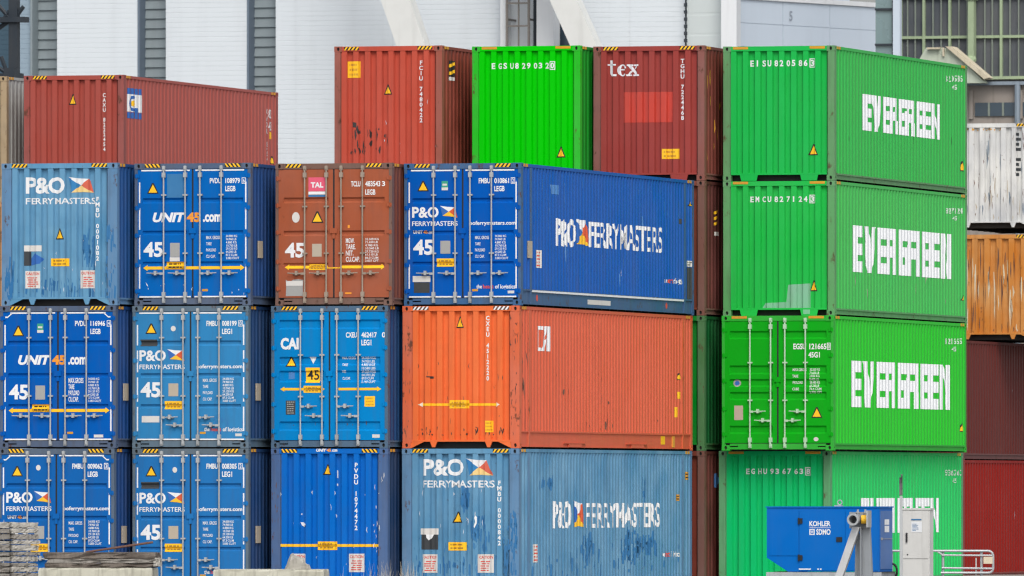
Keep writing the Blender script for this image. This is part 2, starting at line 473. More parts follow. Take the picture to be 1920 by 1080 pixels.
    def notice(s, box):
        a0, b0, a1, b1 = box; out = [(rect(*box), 0, .005)]; W_ = a1 - a0; H_ = b1 - b0
        out += [(p, 1, .008) for p, _ in fit(text2d('CAUTION', .02), (a0 + .06 * W_, b0 + .76 * H_, a1 - .06 * W_, b0 + .92 * H_))]
        rr = random.Random(int(a0 * 1000))
        for i in range(5):
            z = b0 + (.1 + .12 * i) * H_; xa = a0 + rr.uniform(.12, .3) * W_; xb = a0 + rr.uniform(.45, .6) * W_; xc = a1 - rr.uniform(.1, .3) * W_
            out += [(rect(xa, z, xb, z + .055 * H_), 1, .008), (rect(xb + .06 * W_, z, xc, z + .055 * H_), 1, .008)]
        return s.decal('notice', out, [M['pale'], M['red']])
    def arrow(s, a0, a1, z, h=.05, mat='yellow', heads=(1, 1), gap=None, tip=None):
        hl = .09; out = []; x0 = a0 + (hl if heads[0] else 0); x1 = a1 - (hl if heads[1] else 0)
        segs = [(x0, x1)] if not gap else [(x0, gap[0]), (gap[1], x1)]
        for p, q in segs: out.append((rect(p, z - h / 2, q, z + h / 2), 0))
        k = 1 if tip else 0
        if heads[0]: out.append(([(a0, z), (a0 + hl, z - h), (a0 + hl, z + h)], k))
        if heads[1]: out.append(([(a1 - hl, z - h), (a1, z), (a1 - hl, z + h)], k))
        return s.decal('height_arrow', out, [M[mat], M[tip or mat]])
    def hazard(s, flip=(False, False), plain=None, bg='black', side=True, light='yellow'):
        h = s.W / 2; z0, z1 = s.H - .085, s.H - .012
        for sg in (-1, 1):
            a0, a1 = (-h + .22, -h + .56) if sg < 0 else (h - .56, h - .22)
            if plain: s.decal('hazard_stripe', [(rect(a0, z0 + .02, a1, z1), 0)], M[plain], s.hazard_y); continue
            out = [(rect(a0, z0, a1, z1), 0, .003)]; st = (a1 - a0) / 4; sl = .055 * (-1 if flip[0 if sg < 0 else 1] else 1)
            for i in range(4):
                x = a0 + (i + .22) * st
                q = [(x - sl / 2, z0), (x - sl / 2 + st * .5, z0), (x + sl / 2 + st * .5, z1), (x + sl / 2, z1)]
                q = [(min(max(p[0], a0), a1), p[1]) for p in q]; out.append((q, 1, .006))
            s.decal('hazard_stripe', out, [M[bg], M[light]], s.hazard_y)
        if side:
            m = M[plain or 'amber']
            for y0 in (.2, s.L - .55):
                b = MB(); z = s.H - .04
                b.box(h - .03, h + .002, y0, y0 + .12, s.H - .072, s.H - .012); b.box(h - .03, h + .002, y0 + .18, y0 + .32, s.H - .072, s.H - .012)
                b.build('hazard_stripe', m, s.root)

    # ------------------------------------------------ doors
    def doors(s, bands, leaf, rodm, taped=False, chamfer=False, handle=None, stag=False, boxed=None, tick=(.22, .65), band_in=.10, hinges=(.07, .28, .49, .72, .93)):
        W, H = s.W, s.H; h = W / 2; zb, zt = .165, H - .125; HH = zt - zb
        s.doff = .018; s.dleaf = []
        def zf(f): return zt - f * HH
        pr = [(zb, 0.)]
        for f0, f1 in sorted(bands, reverse=True):
            za, zc = zf(f1), zf(f0); sl = min(.035, (zc - za) * .3)
            pr += [(za, 0.), (za + sl, .035), (zc - sl, .035), (zc, 0.)]
        pr.append((zt, 0.)); s.dprof = pr
        side_gap = .065
        for k, (xa, xb) in enumerate(((-h + side_gap, -.018), (.018, h - side_gap))):
            def mk():
                b = MB(); m = band_in
                xs = [xa, xa + m, xa + m + .02, xb - m - .02, xb - m, xb]; n = len(xs)
                for z, d in pr:
                    for i, x in enumerate(xs): b.v.append((x, s.doff + (d if 2 <= i <= 3 else 0), z))
                for r in range(len(pr) - 1):
                    for i in range(n - 1): b.f.append((r*n + i, r*n + i + 1, (r+1)*n + i + 1, (r+1)*n + i)); b.m.append(0)
                b.face([(xa, s.doff, zb), (xa, s.doff + .05, zb), (xb, s.doff + .05, zb), (xb, s.doff, zb)])
                b.face([(xa, s.doff, zt), (xb, s.doff, zt), (xb, s.doff + .05, zt), (xa, s.doff + .05, zt)])
                return b.mesh('door')
            lf = put('door', cached(('leaf', W, H, tuple(bands), k, band_in), mk), leaf, s.root); s.dleaf.append(lf)
            rods = (.255, .44) if k == 0 else (.567, .75)
            for j, f in enumerate(rods):
                x = -h + f * W
                def mkr():
                    b = MB(); y = -.030
                    b.cyl((x, y, .06), (x, y, H - .05), .0175, 8)
                    for z in (.10, H - .10):
                        b.box(x - .03, x + .03, y - .015, s.doff + .004, z - .045, z + .045)
                        b.box(x - .022, x + .022, y - .028, y - .015, z - .02, z + .075 if z < 1 else z + .02)
                    for z in (.23, H - .24): b.box(x - .035, x + .035, y - .02, s.doff + .003, z - .05, z + .05)
                    for t in tick: b.box(x - .05, x + .05, y - .008, s.doff + .003, zf(t) - .016, zf(t) + .016)
                    return b.mesh('lock_rod')
                put('lock_rod', cached(('rod', W, H, x, tick), mkr), rodm, lf)
                def mkh():
                    b = MB(); y = -.045
                    if stag: dr, z = ((1, zf(stag[0])), (-1, zf(stag[1])))[j] if not (k == 1 and len(stag) > 2) else ((1, zf(stag[1])), (-1, zf(stag[0])))[j]
                    else: dr, z = (-1 if k == 0 else 1), zf(.81)
                    pts = [(0, .012), (.07, .012), (.10, .0), (.34, .004)]
                    b.box(x, x + dr * .08, y - .012, y + .012, z - .03, z + .015)
                    b.cyl((x + dr * .06, y, z - .008), (x + dr * .36, y - .01, z + .004), .011, 6)
                    b.box(x + dr * .15, x + dr * .20, y - .02, y + .055, z - .04, z + .05)
                    b.box(x + dr * .10, x + dr * .26, y + .03, y + .06, z - .022, z + .012)
                    return b.mesh('handle')
                put('handle', cached(('handle', W, H, x, stag, k), mkh), rodm, lf)
            xe = xa if k == 0 else xb; sg = -1 if k == 0 else 1
            for f in hinges:
                def mkg():
                    b = MB(); z = zf(f)
                    b.box(xe - sg * .05, xe + sg * .055, .0, s.doff - .001, z - .035, z + .035); b.cyl((xe + sg * .02, -.004, z - .05), (xe + sg * .02, -.004, z + .05), .014, 8)
                    return b.mesh('hinge')
                put('hinge', cached(('hinge', W, H, xe, f), mkg), leaf, lf)
        b = MB(); g = .05
        b.box(-h + .045, h - .045, s.doff + .012, .07, zb - .016, zb - .001); b.box(-h + .045, h - .045, s.doff + .012, .07, zt + .001, zt + .012)
        b.box(-.0175, .0175, s.doff + .006, .07, zb, zt); b.box(-h + .045, -h + side_gap - .001, s.doff + .012, .07, zb, zt); b.box(h - side_gap + .001, h - .045, s.doff + .012, .07, zb, zt)
        b.build('door_gasket', M['gasket'], s.root)
        b = MB(); b.box(-.075, .075, s.doff - .03, s.doff - .002, zf(.50), zf(.46)); b.box(-.03, .03, s.doff - .02, s.doff - .002, zf(.54), zf(.50)); b.build('door_keeper', leaf, s.root)
        if taped:
            out = []; x0, x1 = -h + .105, h - .105; t = .028; e = .006
            zT, zB = zt - .035, zb + .03
            tops = [(x0 + (.12 if chamfer else .04), -.06), (.06, x1 - (.12 if chamfer else .04))]
            for p, q in tops: out.append((rect(p, zT, q, zT + t), 0))
            if chamfer:
                for sg in (-1, 1):
                    X = sg * (h - .105)
                    out.append(([(X, zT - .085), (X, zT - .085 + t), (X - sg * .06, zT - .085 + t), (X - sg * .06, zT - .085)], 0))
                    out.append(([(X - sg * .06, zT - .085), (X - sg * .06, zT - .085 + t), (X - sg * .16, zT + t), (X - sg * .16 + sg * .0, zT)], 0))
            for p, q in ((x0, -.04), (.04, x1)): out.append((rect(p, zB - t, q, zB), 0))
            for sg in (-1, 1):
                X = sg * (h - .095)
                for f0, f1 in ((.10, .26), (.30, .47), (.51, .70), (.74, .93)):
                    out.append((rect(min(X, X - sg * t), zf(f1), max(X, X - sg * t), zf(f0)), 0))
            s.decal('reflective_tape', out, M['white'], s.doff, .006)
    def F(s, x0, y0, x1, y1):
        """box from fractions of the end face, y down from the top"""
        W, H = s.W, s.H
        return (-W / 2 + x0 * W, H - y1 * H, -W / 2 + x1 * W, H - y0 * H)

_mm = {}
def mixm(a, b):
    """frame members: the side paint where clean, else the frame paint"""
    return b

MARKS_PO = lambda X, Y: ((X - 965) / 780, (Y - 70) / 942)
def fbx(base, x0, y0, x1, y1):
    ox, oy, ww, hh = base
    return ((x0 - ox) / ww, (y0 - oy) / hh, (x1 - ox) / ww, (y1 - oy) / hh)
BB = (905, 70, 785, 942)       # measured face of the 45 lettered door end
BD = (965, 70, 780, 942)       # measured face of the flag door end

def data_block(c, rows, lefts, rights, base):
    for (y0, y1), l, r in zip(rows, lefts, rights):
        c.text(l, c.F(*fbx(base, *l_box(l, rows, y0, y1, base))), bold=.01, name='data_lettering')
def small_data(c, base, dx=0, heavy=False):
    words = ('MAX. GROSS', 'TARE', 'PAYLOAD', 'CU. CAP.') if not heavy else ('MAX.GROSS', 'TARE', 'PAYLOAD', 'CU.CAP.')
    wx = (92, 36, 66, 62); nums = ('34.000 KG\n74.960 LB', '4.880 KG\n10.760 LB', '29.120 KG\n64.200 LB', '87.3 CU.M\n3.083 CU.FT')
    ys = ((552, 574), (594, 614), (635, 655), (677, 697)); hh = 36
    k = 1.25 if heavy else 1
    for wd, ww, nm, (a, b) in zip(words, wx, nums, ys):
        c.text(wd, c.F(*fbx(base, 1438 + dx, a - (5 if heavy else 0), 1438 + dx + ww * (1.1 if heavy else 1), b + (8 if heavy else 0))), bold=.012 if not heavy else .02, name='data_lettering')
        c.text(nm, c.F(*fbx(base, 1570 + dx, a - 6, 1645 + dx + (14 if nm[0] == '8' else 0), a - 6 + hh)), bold=.012, name='data_lettering')
def code_block(c, base, owner, num, chk, typ, dx=0):
    c.text(owner, c.F(*fbx(base, 1462 + dx, 170, 1538 + dx, 205)), bold=.028, name='code_lettering')
    c.text(num, c.F(*fbx(base, 1566 + dx, 170, 1664 + dx, 205)), bold=.028, name='code_lettering')
    x0, y0, x1, y1 = c.F(*fbx(base, 1676 + dx, 167, 1704 + dx, 208))
    t = .012
    c.decal('check_digit', [(p, 0) for p in (rect(x0, y0, x1, y0 + t), rect(x0, y1 - t, x1, y1), rect(x0, y0 + t, x0 + t, y1 - t), rect(x1 - t, y0 + t, x1, y1 - t))] + fit(text2d(chk, .01), (x0 + 2 * t, y0 + 1.8 * t, x1 - 2 * t, y1 - 1.8 * t)), M['white'])
    c.text(typ, c.F(*fbx(base, 1566 + dx, 222, 1634 + dx, 258)), bold=.028, name='code_lettering')
FM = None
def po_front(c, base, dx=0, dy=0):
    c.text('P&O', c.F(*fbx(base, 1018 + dx, 357 + dy, 1195 + dx, 430 + dy)), bold=.03, name='ferry_lettering')
    B = c.F(*fbx(base, 1205 + dx, 352 + dy, 1320 + dx, 430 + dy))
    q = [(B[0], B[3]), (B[2] - .15 * (B[2] - B[0]), B[3] - .12 * (B[3] - B[1])), (B[2], B[1]), (B[0] + .14 * (B[2] - B[0]), B[1] + .04)]
    c.decal('flag_emblem', flag(q), [M['white'], M['flagblue'], M['flagred'], M['flagyellow']])
    c.text('FERRYMASTERS', c.F(*fbx(base, 1018 + dx, 453 + dy, 1322 + dx, 484 + dy)), bold=.012, name='ferry_lettering')
    c.text('poferrymasters.com', c.F(*fbx(base, 1402 + dx, 453 + dy, 1708 + dx, 487 + dy)), bold=.022, name='website_lettering')
def unit_word(c, box, surf='front'):
    a0, b0, a1, b1 = box; k = (a1 - a0) / 460
    c.decal('website_lettering', fit(text2d('UNIT', .05, .25), (a0, b0, a0 + 222 * k, b1)) + fit(text2d('45', .05), (a0 + 228 * k, b0, a0 + 322 * k, b1), 1) +
            fit(text2d('.com', .04), (a0 + 338 * k, b0, a1, b0 + .80 * (b1 - b0))), [M['white'], M['orange']], surf)
def logistics(c, box, surf='front'):
    a0, b0, a1, b1 = box; k = (a1 - a0)
    c.decal('slogan_lettering', fit(text2d('the', .02), (a0, b0, a0 + .14 * k, b1)) + fit(text2d('heart', .02), (a0 + .17 * k, b0, a0 + .44 * k, b1), 1) +
            fit(text2d('of logistics', .02), (a0 + .48 * k, b0 - .2 * (b1 - b0), a1, b1)), [M['white'], M['red']], surf)

# ================================================================== the setting: ground
def sheet(name, x0, x1, y0, y1, z, m, kind='structure', nx=1):
    b = MB(); b.face([(x0, y0, z), (x1, y0, z), (x1, y1, z), (x0, y1, z)]); o = b.build(name, m); tag(o, kind=kind); return o
M['asphalt'] = paint('quay_asphalt', (.22, .215, .205), fade=.5, dirt=.7, rust=0, rough=.85, scale=.35)
M['concrete'] = paint('concrete', (.30, .29, .27), fade=.6, dirt=.8, rust=0, rough=.85)
sheet('ground', -900, 900, -300, 1500, -.11, M['asphalt'])
b = MB(); b.box(-16, 18, -12, 45, -.106, -.001); tag(b.build('pavement', M['concrete']), kind='structure')

# ================================================================== buildings behind the yard
M['clad'] = paint('white_cladding', (.60, .645, .68), fade=.15, dirt=.10, rust=0, rough=.55, dent=0, scale=.3)
M['cladgreen'] = paint('pale_cladding', (.52, .57, .57), fade=.15, dirt=.10, rust=0, rough=.6, dent=0, scale=.3)
M['cladblue'] = paint('pale_blue_cladding', (.50, .57, .65), fade=.12, dirt=.08, rust=0, rough=.6, dent=0, scale=.3)
M['bluegrey'] = paint('blue_grey_cladding', (.25, .33, .40), fade=.2, dirt=.2, rust=0, rough=.6, dent=0, scale=.3)
M['slate'] = paint('slate_cladding', (.045, .085, .12), fade=.2, dirt=.3, rust=0, rough=.6, dent=0, scale=.3)
M['louvre'] = paint('louvre_metal', (.22, .265, .285), fade=.3, dirt=.3, rust=0, rough=.5, dent=0, scale=.5)
M['reveal'] = paint('dark_blue_reveal', (.13, .17, .22), fade=.1, dirt=.2, rust=0, dent=0)
M['cream'] = paint('cream_steel', (.62, .63, .61), fade=.3, dirt=.25, rust=.05, rough=.5, dent=0, scale=.5)
M['steelw'] = paint('white_steel', (.66, .68, .70), fade=.2, dirt=.2, rust=0, rough=.5, dent=0, scale=.5)
M['ladder'] = paint('grey_brown_steel', (.17, .155, .14), fade=.3, dirt=.4, rust=.25, dent=0)
M['dark'] = paint('dark_steel', (.022, .03, .04), fade=.3, dirt=.3, rust=0, dent=0)
M['glassd'] = flat('dark_window_glass', (.035, .06, .085), rough=.12, spec=.8, wear=.2)
M['glassg'] = flat('green_window_glass', (.16, .24, .25), rough=.15, spec=.8, wear=.2)
M['oldglass'] = paint('sooty_glass', (.075, .085, .10), fade=.7, dirt=.4, rust=0, rough=.3, dent=0, fadec=(.14, .145, .15), scale=.7)
M['mull'] = paint('pale_green_window_steel', (.33, .42, .26), fade=.4, dirt=.4, rust=.1, dent=0)
M['mullthin'] = paint('grey_green_glazing_bar', (.21, .245, .21), fade=.3, dirt=.3, rust=.05, dent=0)
M['canopyg'] = paint('pale_green_canopy', (.50, .56, .45), fade=.5, dirt=.4, rust=.1, dent=0)
M['canopyc'] = paint('cream_barge_board', (.60, .53, .38), fade=.5, dirt=.5, rust=.2, dent=0)
M['taupe'] = paint('taupe_render', (.30, .265, .235), fade=.4, dirt=.6, rust=0, rough=.85, dent=0)
M['gutter'] = paint('blue_grey_gutter', (.22, .27, .32), fade=.4, dirt=.5, rust=0, dent=0)

class Plane:
    """a facade plane parallel to the container ends; local x runs right along it, local y away"""
    def __init__(s, px, Z, z0=-.11): s.o = at(px, HY, Z); s.o.z = z0
    def u(s, px, py, off=0.):
        d = Vector(((px - 960) / F, 1, (HY - py) / F)); o = s.o - EY * off
        t = (o - CAM).dot(EY) / d.dot(EY); q = CAM + d * t - s.o
        return q.dot(EX), q.z
    def x(s, px, off=0.): return s.u(px, 100, off)[0]
    def z(s, py, off=0.): return s.u(1000, py, off)[1]

HP = Plane(960, 335)
hall = empty('industrial_hall', HP.o, -TH, 'white ribbed industrial hall with grey louvre strips and leaning white struts, behind all stacks', 'building')
HT = 26.0
def ribbed(name, px0, px1, m, y=0., pitch=.145, z0=0., z1=HT, step=.006):
    b = MB(); x0, x1 = HP.x(px0), HP.x(px1); z = z0; pts = []
    while z < z1: pts += [(z, 0.), (z + pitch * .86, 0.), (z + pitch * .9, step), (z + pitch * .99, step)]; z += pitch
    for zz, d in pts: b.v += [(x0, y + d, zz), (x1, y + d, zz)]
    for i in range(len(pts) - 1): b.f.append((2*i, 2*i + 1, 2*i + 3, 2*i + 2)); b.m.append(0)
    b.box(x0, x1, y + .05, y + .4, z0, z1)
    return b.build(name, m, hall)
ribbed('wall_panel', -500, 33, M['slate'], .6)
ribbed('wall_panel', 33, 60, M['bluegrey'], .1)
for a, c in ((107, 261), (311, 466), (517, 554.6), (555, 735.6), (736, 946), (1074, 1180.6), (1181, 1284)): ribbed('wall_panel', a, c, M['clad'])
ribbed('wall_panel', 1287, 1353, M['cladgreen'], .05, pitch=.6, step=.004)
for a, c, rv in ((60, 107, 0), (261, 311, 7), (466, 517, 7)):
    x0, x1 = HP.x(a), HP.x(c); b = MB()
    b.box(x0, x1, .62, .8, 0, HT)
    z = 0.
    while z < HT:
        b.face([(x0, .55, z), (x1, .55, z), (x1, .60, z + .27), (x0, .60, z + .27)]); b.face([(x0, .60, z + .27), (x1, .60, z + .27), (x1, .54, z + .29), (x0, .54, z + .29)])
        b.face([(x0, .54, z + .29), (x1, .54, z + .29), (x1, .55, z + .292), (x0, .55, z + .292)]); z += .29
    o = b.build('louvre_strip', M['louvre'], hall)
    b = MB(); b.box(x0 - .05, x0 + .012, -.012, .62, 0, HT); b.build('window_reveal', M['reveal'] if rv else M['louvre'], hall)
b = MB(); x0, x1 = HP.x(1004), HP.x(1074); b.box(x0, x1, .25, .4, 0, HT); wo = b.build('window_strip', M['glassd'], hall)
b = MB(); z = .5
while z < HT: b.box(x0, x1, .21, .245, z, z + .06); z += 1.05
b.build('transom', M['dark'], wo)
b = MB(); b.box(HP.x(946), HP.x(1004), .12, .4, 0, HT); b.build('wall_panel', M['clad'], hall)
for (pa, pb), off, m in (((938, 949), .5, 'steelw'), ((1006, 1038), .7, 'steelw'), ((1352, 1381), .5, 'steelw')):
    b = MB(); b.box(HP.x(pa, off), HP.x(pb, off), -off, -.02, 0, HT); b.build('column', M[m], hall)
b = MB(); b.box(HP.x(1000, .3), HP.x(1005, .3), -.3, -.1, 0, HT); b.build('downpipe', M['dark'], hall)
def strut(px_top, px_bot, wpx, off):
    """leaning box strut through (px_top, 0) and (px_bot, 85), from the ground to above the eaves"""
    k = (px_bot - px_top) / 85.; y1 = -250; y0 = 1055
    xb, zb = HP.u(px_top + k * y0, y0, off); xt, zt = HP.u(px_top + k * y1, y1, off); wd = wpx / F * 335 / math.cos(TH)
    b = MB(); d = .62
    q = [(xb - wd / 2, zb), (xb + wd / 2, zb), (xt + wd / 2, zt), (xt - wd / 2, zt)]
    b.prism(q, lambda a, z, dd: (a, -off + dd, z), 0, d); b.build('leaning_strut', M['cream'], hall)
strut(741, 770, 54, 3.2); strut(1056, 1094, 50, 2.2)
# access ladder up the hall
lad = MB(); off = .8
for px in (950, 991): lad.box(HP.x(px - 2, off), HP.x(px + 2, off), -off, -off + .06, 0, HT)
lad.box(HP.x(969.5, off), HP.x(972, off), -off + .08, -off + .12, 0, HT)
z = .4
while z < HT: lad.box(HP.x(952, off), HP.x(989, off), -off + .005, -off + .055, z, z + .05); z += .67
b = lad
for zz in (4, 10, 16, 22):
    for px in (951, 990): b.box(HP.x(px - 1, off), HP.x(px + 1, off), -off + .06, .12, zz, zz + .06)
b.build('access_ladder', M['ladder'], hall)
cb = MB(); x = HP.x(1285.5, .25)
cb.cyl((x, -.25, 0), (x, -.25, HT), .022, 6)
z = .2
while z < HT: cb.box(x - .045, x + .045, -.28, -.22, z, z + .1); z += .21
tag(cb.build('hanging_chain', M['dark']), 'thin black chain hanging down the white hall wall beside the pale panel', 'chain')
o = bpy.data.objects['hanging_chain']; o.location = HP.o; o.rotation_euler = (0, 0, -TH)

# clad block with a receding wall, and its glazing
PH = math.radians(36); DX = Vector((math.sin(PH), math.cos(PH), 0)); A = at(1379, HY, 335.6); A.z = -.11
kk = (1643 - 960) / F; t = (kk * (A.y + CAMD) - A.x) / (DX.x - kk * DX.y); LB = t
blk = empty('office_block', A, math.radians(90) - PH, 'pale blue clad office block with glazed upper storey beside the old factory', 'building')
Bp = A + DX * LB; ztop = CAMZ + (HY - 14) / F * (Bp.y + CAMD) + .11
b = MB()
n = 24
for i in range(n):
    z0, z1 = ztop * i / n, ztop * (i + 1) / n
    for j in range(3):
        xa, xb = LB * j / 3, LB * (j + 1) / 3
        b.box(xa + .012, xb - .012, 0, .1, z0 + .008, z1 - .008)
b.box(0, LB, .02, 5, 0, ztop)
b.build('wall', M['cladblue'], blk)
b = MB(); b.box(-.05, LB + .05, -.06, .3, ztop + .003, ztop + .14); b.build('parapet_cap', M['steelw'], blk)
b = MB(); b.box(.3, LB - 1.1, .9, 5, ztop + .14, ztop + 5); up = b.build('upper_storey', M['glassg'], blk)
b = MB()
for i in range(7): x = .3 + (LB - 1.4) * i / 6; b.box(x - .04, x + .04, .84, .895, ztop + .14, ztop + 5)
b.build('mullion', M['dark'], up)
b = MB(); b.box(LB - 1.0, LB - .1, .9, 5, ztop + .14, ztop + 5); b.build('stair_wall', M['cladblue'], blk)
b = MB(); zn = CAMZ + (HY - 32) / F * (A.y + CAMD + 3) + .11
for p in fit(text2d('5', .02), (2.78, zn - .15, 2.95, zn + .15)): b.face([(x, -.012, z) for x, z in p[0]])
b.build('number', flat('grey_number', (.26, .30, .36)), blk)
GP = Plane(1660, 334)
gl = empty('stair_tower', GP.o, -TH, 'narrow glazed stair tower with white corner column between office block and factory', 'building')
b = MB(); x0, x1 = GP.x(1640), GP.x(1678); b.box(x0, x1, .1, .3, 0, HT); g = b.build('glazing', M['glassg'], gl)
b = MB()
for py in (-70, 25, 91, 160, 240, 330): z = GP.z(py); b.box(x0, x1, .02, .095, z - .03, z + .03)
xm = GP.x(1672); b.box(xm, x1, .03, .097, 0, HT)
b.build('transom', M['dark'], g)
b = MB(); b.box(GP.x(1676), GP.x(1689), -.12, .12, 0, HT); b.build('corner_column', M['cladblue'], gl)

# old factory with green steel windows
FP = Plane(1800, 348)
fac = empty('old_factory', FP.o, -TH, 'old factory with tall sooty windows in pale green steel frames and a lean-to', 'building')
q8 = lambda X, Y: (1680 + X / 3.6, Y / 3.6)
def fx(X): return FP.x(1680 + X / 3.6)
def fz(Y): return FP.z(Y / 3.6)
b = MB(); b.box(fx(30), fx(1500), .06, .3, 3, HT); gw = b.build('factory_window', M['oldglass'], fac)
b = MB()
for X in (190, 365, 712, 890, 1065, 1240, 1420): b.box(fx(X - 8), fx(X + 8), -.08, .055, fz(555), HT)
for Y in (-240, 15, 283): b.box(fx(30), fx(1500), -.06, .05, fz(Y + 9), fz(Y - 9))
b.box(fx(30), fx(42), -.08, .055, fz(555), HT); b.box(fx(30), fx(1500), -.12, .055, fz(568), fz(548))
b.build('window_frame', M['mull'], gw)
b = MB()
for X in (78, 130, 250, 305, 425, 480, 600, 650, 770, 828, 945, 1000, 1120, 1175): b.box(fx(X - 4), fx(X + 4), -.02, .052, fz(555), HT)
b.build('glazing_bar', M['mullthin'], gw)
b = MB(); b.box(fx(508), fx(548), -.45, -.13, fz(430), HT); b.box(fx(495), fx(560), -.50, -.10, fz(40), fz(10))
b.cyl((fx(528), -.3, fz(430)), (fx(505), -.6, fz(470)), .16, 10); b.build('downpipe', M['mull'], fac)
# lean-to annex
offA = 3.0
ax = lambda X: FP.x(1680 + X / 3.6, offA); az = lambda Y: FP.z(Y / 3.6, offA)
an = empty('annex', FP.o, -TH, 'low taupe lean-to with a dark window band and grey gutter below the factory windows', 'building')
b = MB(); b.box(ax(300), ax(1500), -offA + .12, -.13, 0, az(606)); wl = b.build('wall', M['taupe'], an)
for X in (505, 840):
    b = MB(); b.box(ax(X - 14), ax(X + 12), -offA + .02, -offA + .118, az(830), az(640)); b.build('pilaster', M['taupe'], wl)
b = MB(); b.box(ax(300), ax(1500), -offA - .12, -offA + .12, az(606), az(583)); b.build('gutter', M['gutter'], an)
for xa, xb in ((530, 815), (848, 1180)):
    b = MB(); b.box(ax(xa), ax(xb), -offA + .06, -offA + .115, az(812), az(722)); wn = b.build('window', M['glassd'], an)
    b = MB()
    for i in (1, 2): x = ax(xa + (xb - xa) * i / 3); b.box(x - .03, x + .03, -offA + .03, -offA + .055, az(812), az(722))
    b.build('mullion', M['mullthin'], wn)
b = MB(); b.cyl((ax(824), -offA - .08, 0), (ax(824), -offA - .08, az(600)), .09, 8); b.build('downpipe', M['gutter'], an)
# gabled canopy in front
offC = 3.6
cx = lambda X: FP.x(1680 + X / 3.6, offC); cz = lambda Y: FP.z(Y / 3.6, offC)
cp = empty('gable_canopy', FP.o, -TH, 'small pale green canopy with a cream sloping edge behind the top green container', 'canopy')
fn = lambda a, z, d: (a, -offC + d, z)
b = MB(); b.prism([(cx(60), cz(590)), (cx(600), cz(590)), (cx(372), cz(358)), (cx(200), cz(350))], fn, .05, .45); b.build('gable_wall', M['canopyg'], cp)
b = MB(); b.prism([(cx(600), cz(566)), (cx(632), cz(556)), (cx(385), cz(346)), (cx(340), cz(346))], fn, -.12, .5); b.build('barge_board', M['canopyc'], cp)
b = MB(); b.box(cx(214), cx(300), -offC - .1, -offC + .5, cz(362), cz(350)); b.box(cx(316), cx(326), -offC - .05, -offC + .045, cz(410), cz(352)); b.build('ridge_cap', M['canopyc'], cp)

# dark steel tower at the far left
TP = Plane(20, 300)
tw = empty('steel_tower', TP.o, -TH, 'dark blue steel lattice tower in front of the hall behind the cream container', 'tower')
txx = lambda px: TP.x(px); tz = lambda py: TP.z(py)
b = MB()
for pa, pb in ((16, 32), (-150, -134)): b.box(txx(pa), txx(pb), 0, .25, 0, 20)
b.build('leg', M['dark'], tw)
for py in (-160, 25, 132, 330, 600):
    b = MB(); b.box(txx(-170), txx(48 if py == 25 else 38), -.08, .3, tz(py + 5), tz(py - 5)); b.build('cross_beam', M['dark'], tw)
b = MB()
def bar(p0, p1, y=.1, r=.06): b.cyl((txx(p0[0]), y, tz(p0[1])), (txx(p1[0]), y, tz(p1[1])), r, 6)
for q in (((-134, 132), (18, 25)), ((-134, 25), (18, 132)), ((-134, 330), (18, 132)), ((-134, -160), (18, 25)), ((24, 25), (42, 0)), ((0, 30), (16, 8)), ((0, 95), (12, 130)), ((12, 130), (16, 150))): bar(*q)
b.build('diagonal_brace', M['dark'], tw)
b = MB(); b.box(txx(18), txx(38), -.5, -.085, tz(150), tz(118)); b.build('junction_box', M['dark'], tw)

# ================================================================== the stacked containers
def C(r, g, b): return lin(r, g, b)
def PT(name, rgb, **k): return paint(name, C(*rgb), **k)
def framep(name, rgb, t=.5, **k):
    k.setdefault('fade', .4); k.setdefault('dirt', .7); k.setdefault('rust', .7)
    return paint(name, mixc(C(*rgb), (.13, .115, .10), t), **k)
HC = 2.920; P3 = 2.926; WP = 2.5; L45 = 13.716; L40 = 12.192; ZF = 233.0; ZB = 246.3
row = lambda r: (4 - r) * P3           # r = 4 lowest .. 1 top
zf = lambda x0, y0, k: (lambda x, y: (x0 + x / k, y0 + y / k))
z4, z5, z8, n1 = zf(0,290,3.6), zf(490,290,3.6), zf(0,560,3.7235), zf(490,560,3.7235)
z6, n2, n5, n6, n7 = zf(970,290,3.484), zf(970,560,3.7235), zf(480,820,3.84), zf(960,820,4.1545), zf(1360,840,3.4286)
z1, z2, z3, z7, n3 = zf(0,0,3), zf(600,0,3), zf(1280,0,3), zf(1340,320,3.3103), zf(1340,580,3.3103)
def fb(c, Z, x0, y0, x1, y1): return c.fbox(*Z(x0, y0), *Z(x1, y1))
def sb(c, Z, x0, y0, x1, y1): return c.sbox(*Z(x0, y0), *Z(x1, y1))
UB = [(.223,.265), (.477,.513), (.719,.752)]
TB = [(.218,.262), (.477,.520), (.728,.768)]
CB = [(.06,.135), (.349,.417), (.457,.548), (.853,.928)]
EB = [(.078,.146), (.362,.436), (.474,.541), (.58,.648), (.858,.926)]
def blot(c, pts, mat, name='worn_patch', surf='front', eps=.004):
    """irregular worn patch through photo points (fan of triangles about its centre)"""
    cx_ = sum(p[0] for p in pts) / len(pts); cy_ = sum(p[1] for p in pts) / len(pts)
    return c.decal(name, [([(cx_, cy_), pts[i], pts[(i + 1) % len(pts)]], 0) for i in range(len(pts))], M[mat], surf, eps)
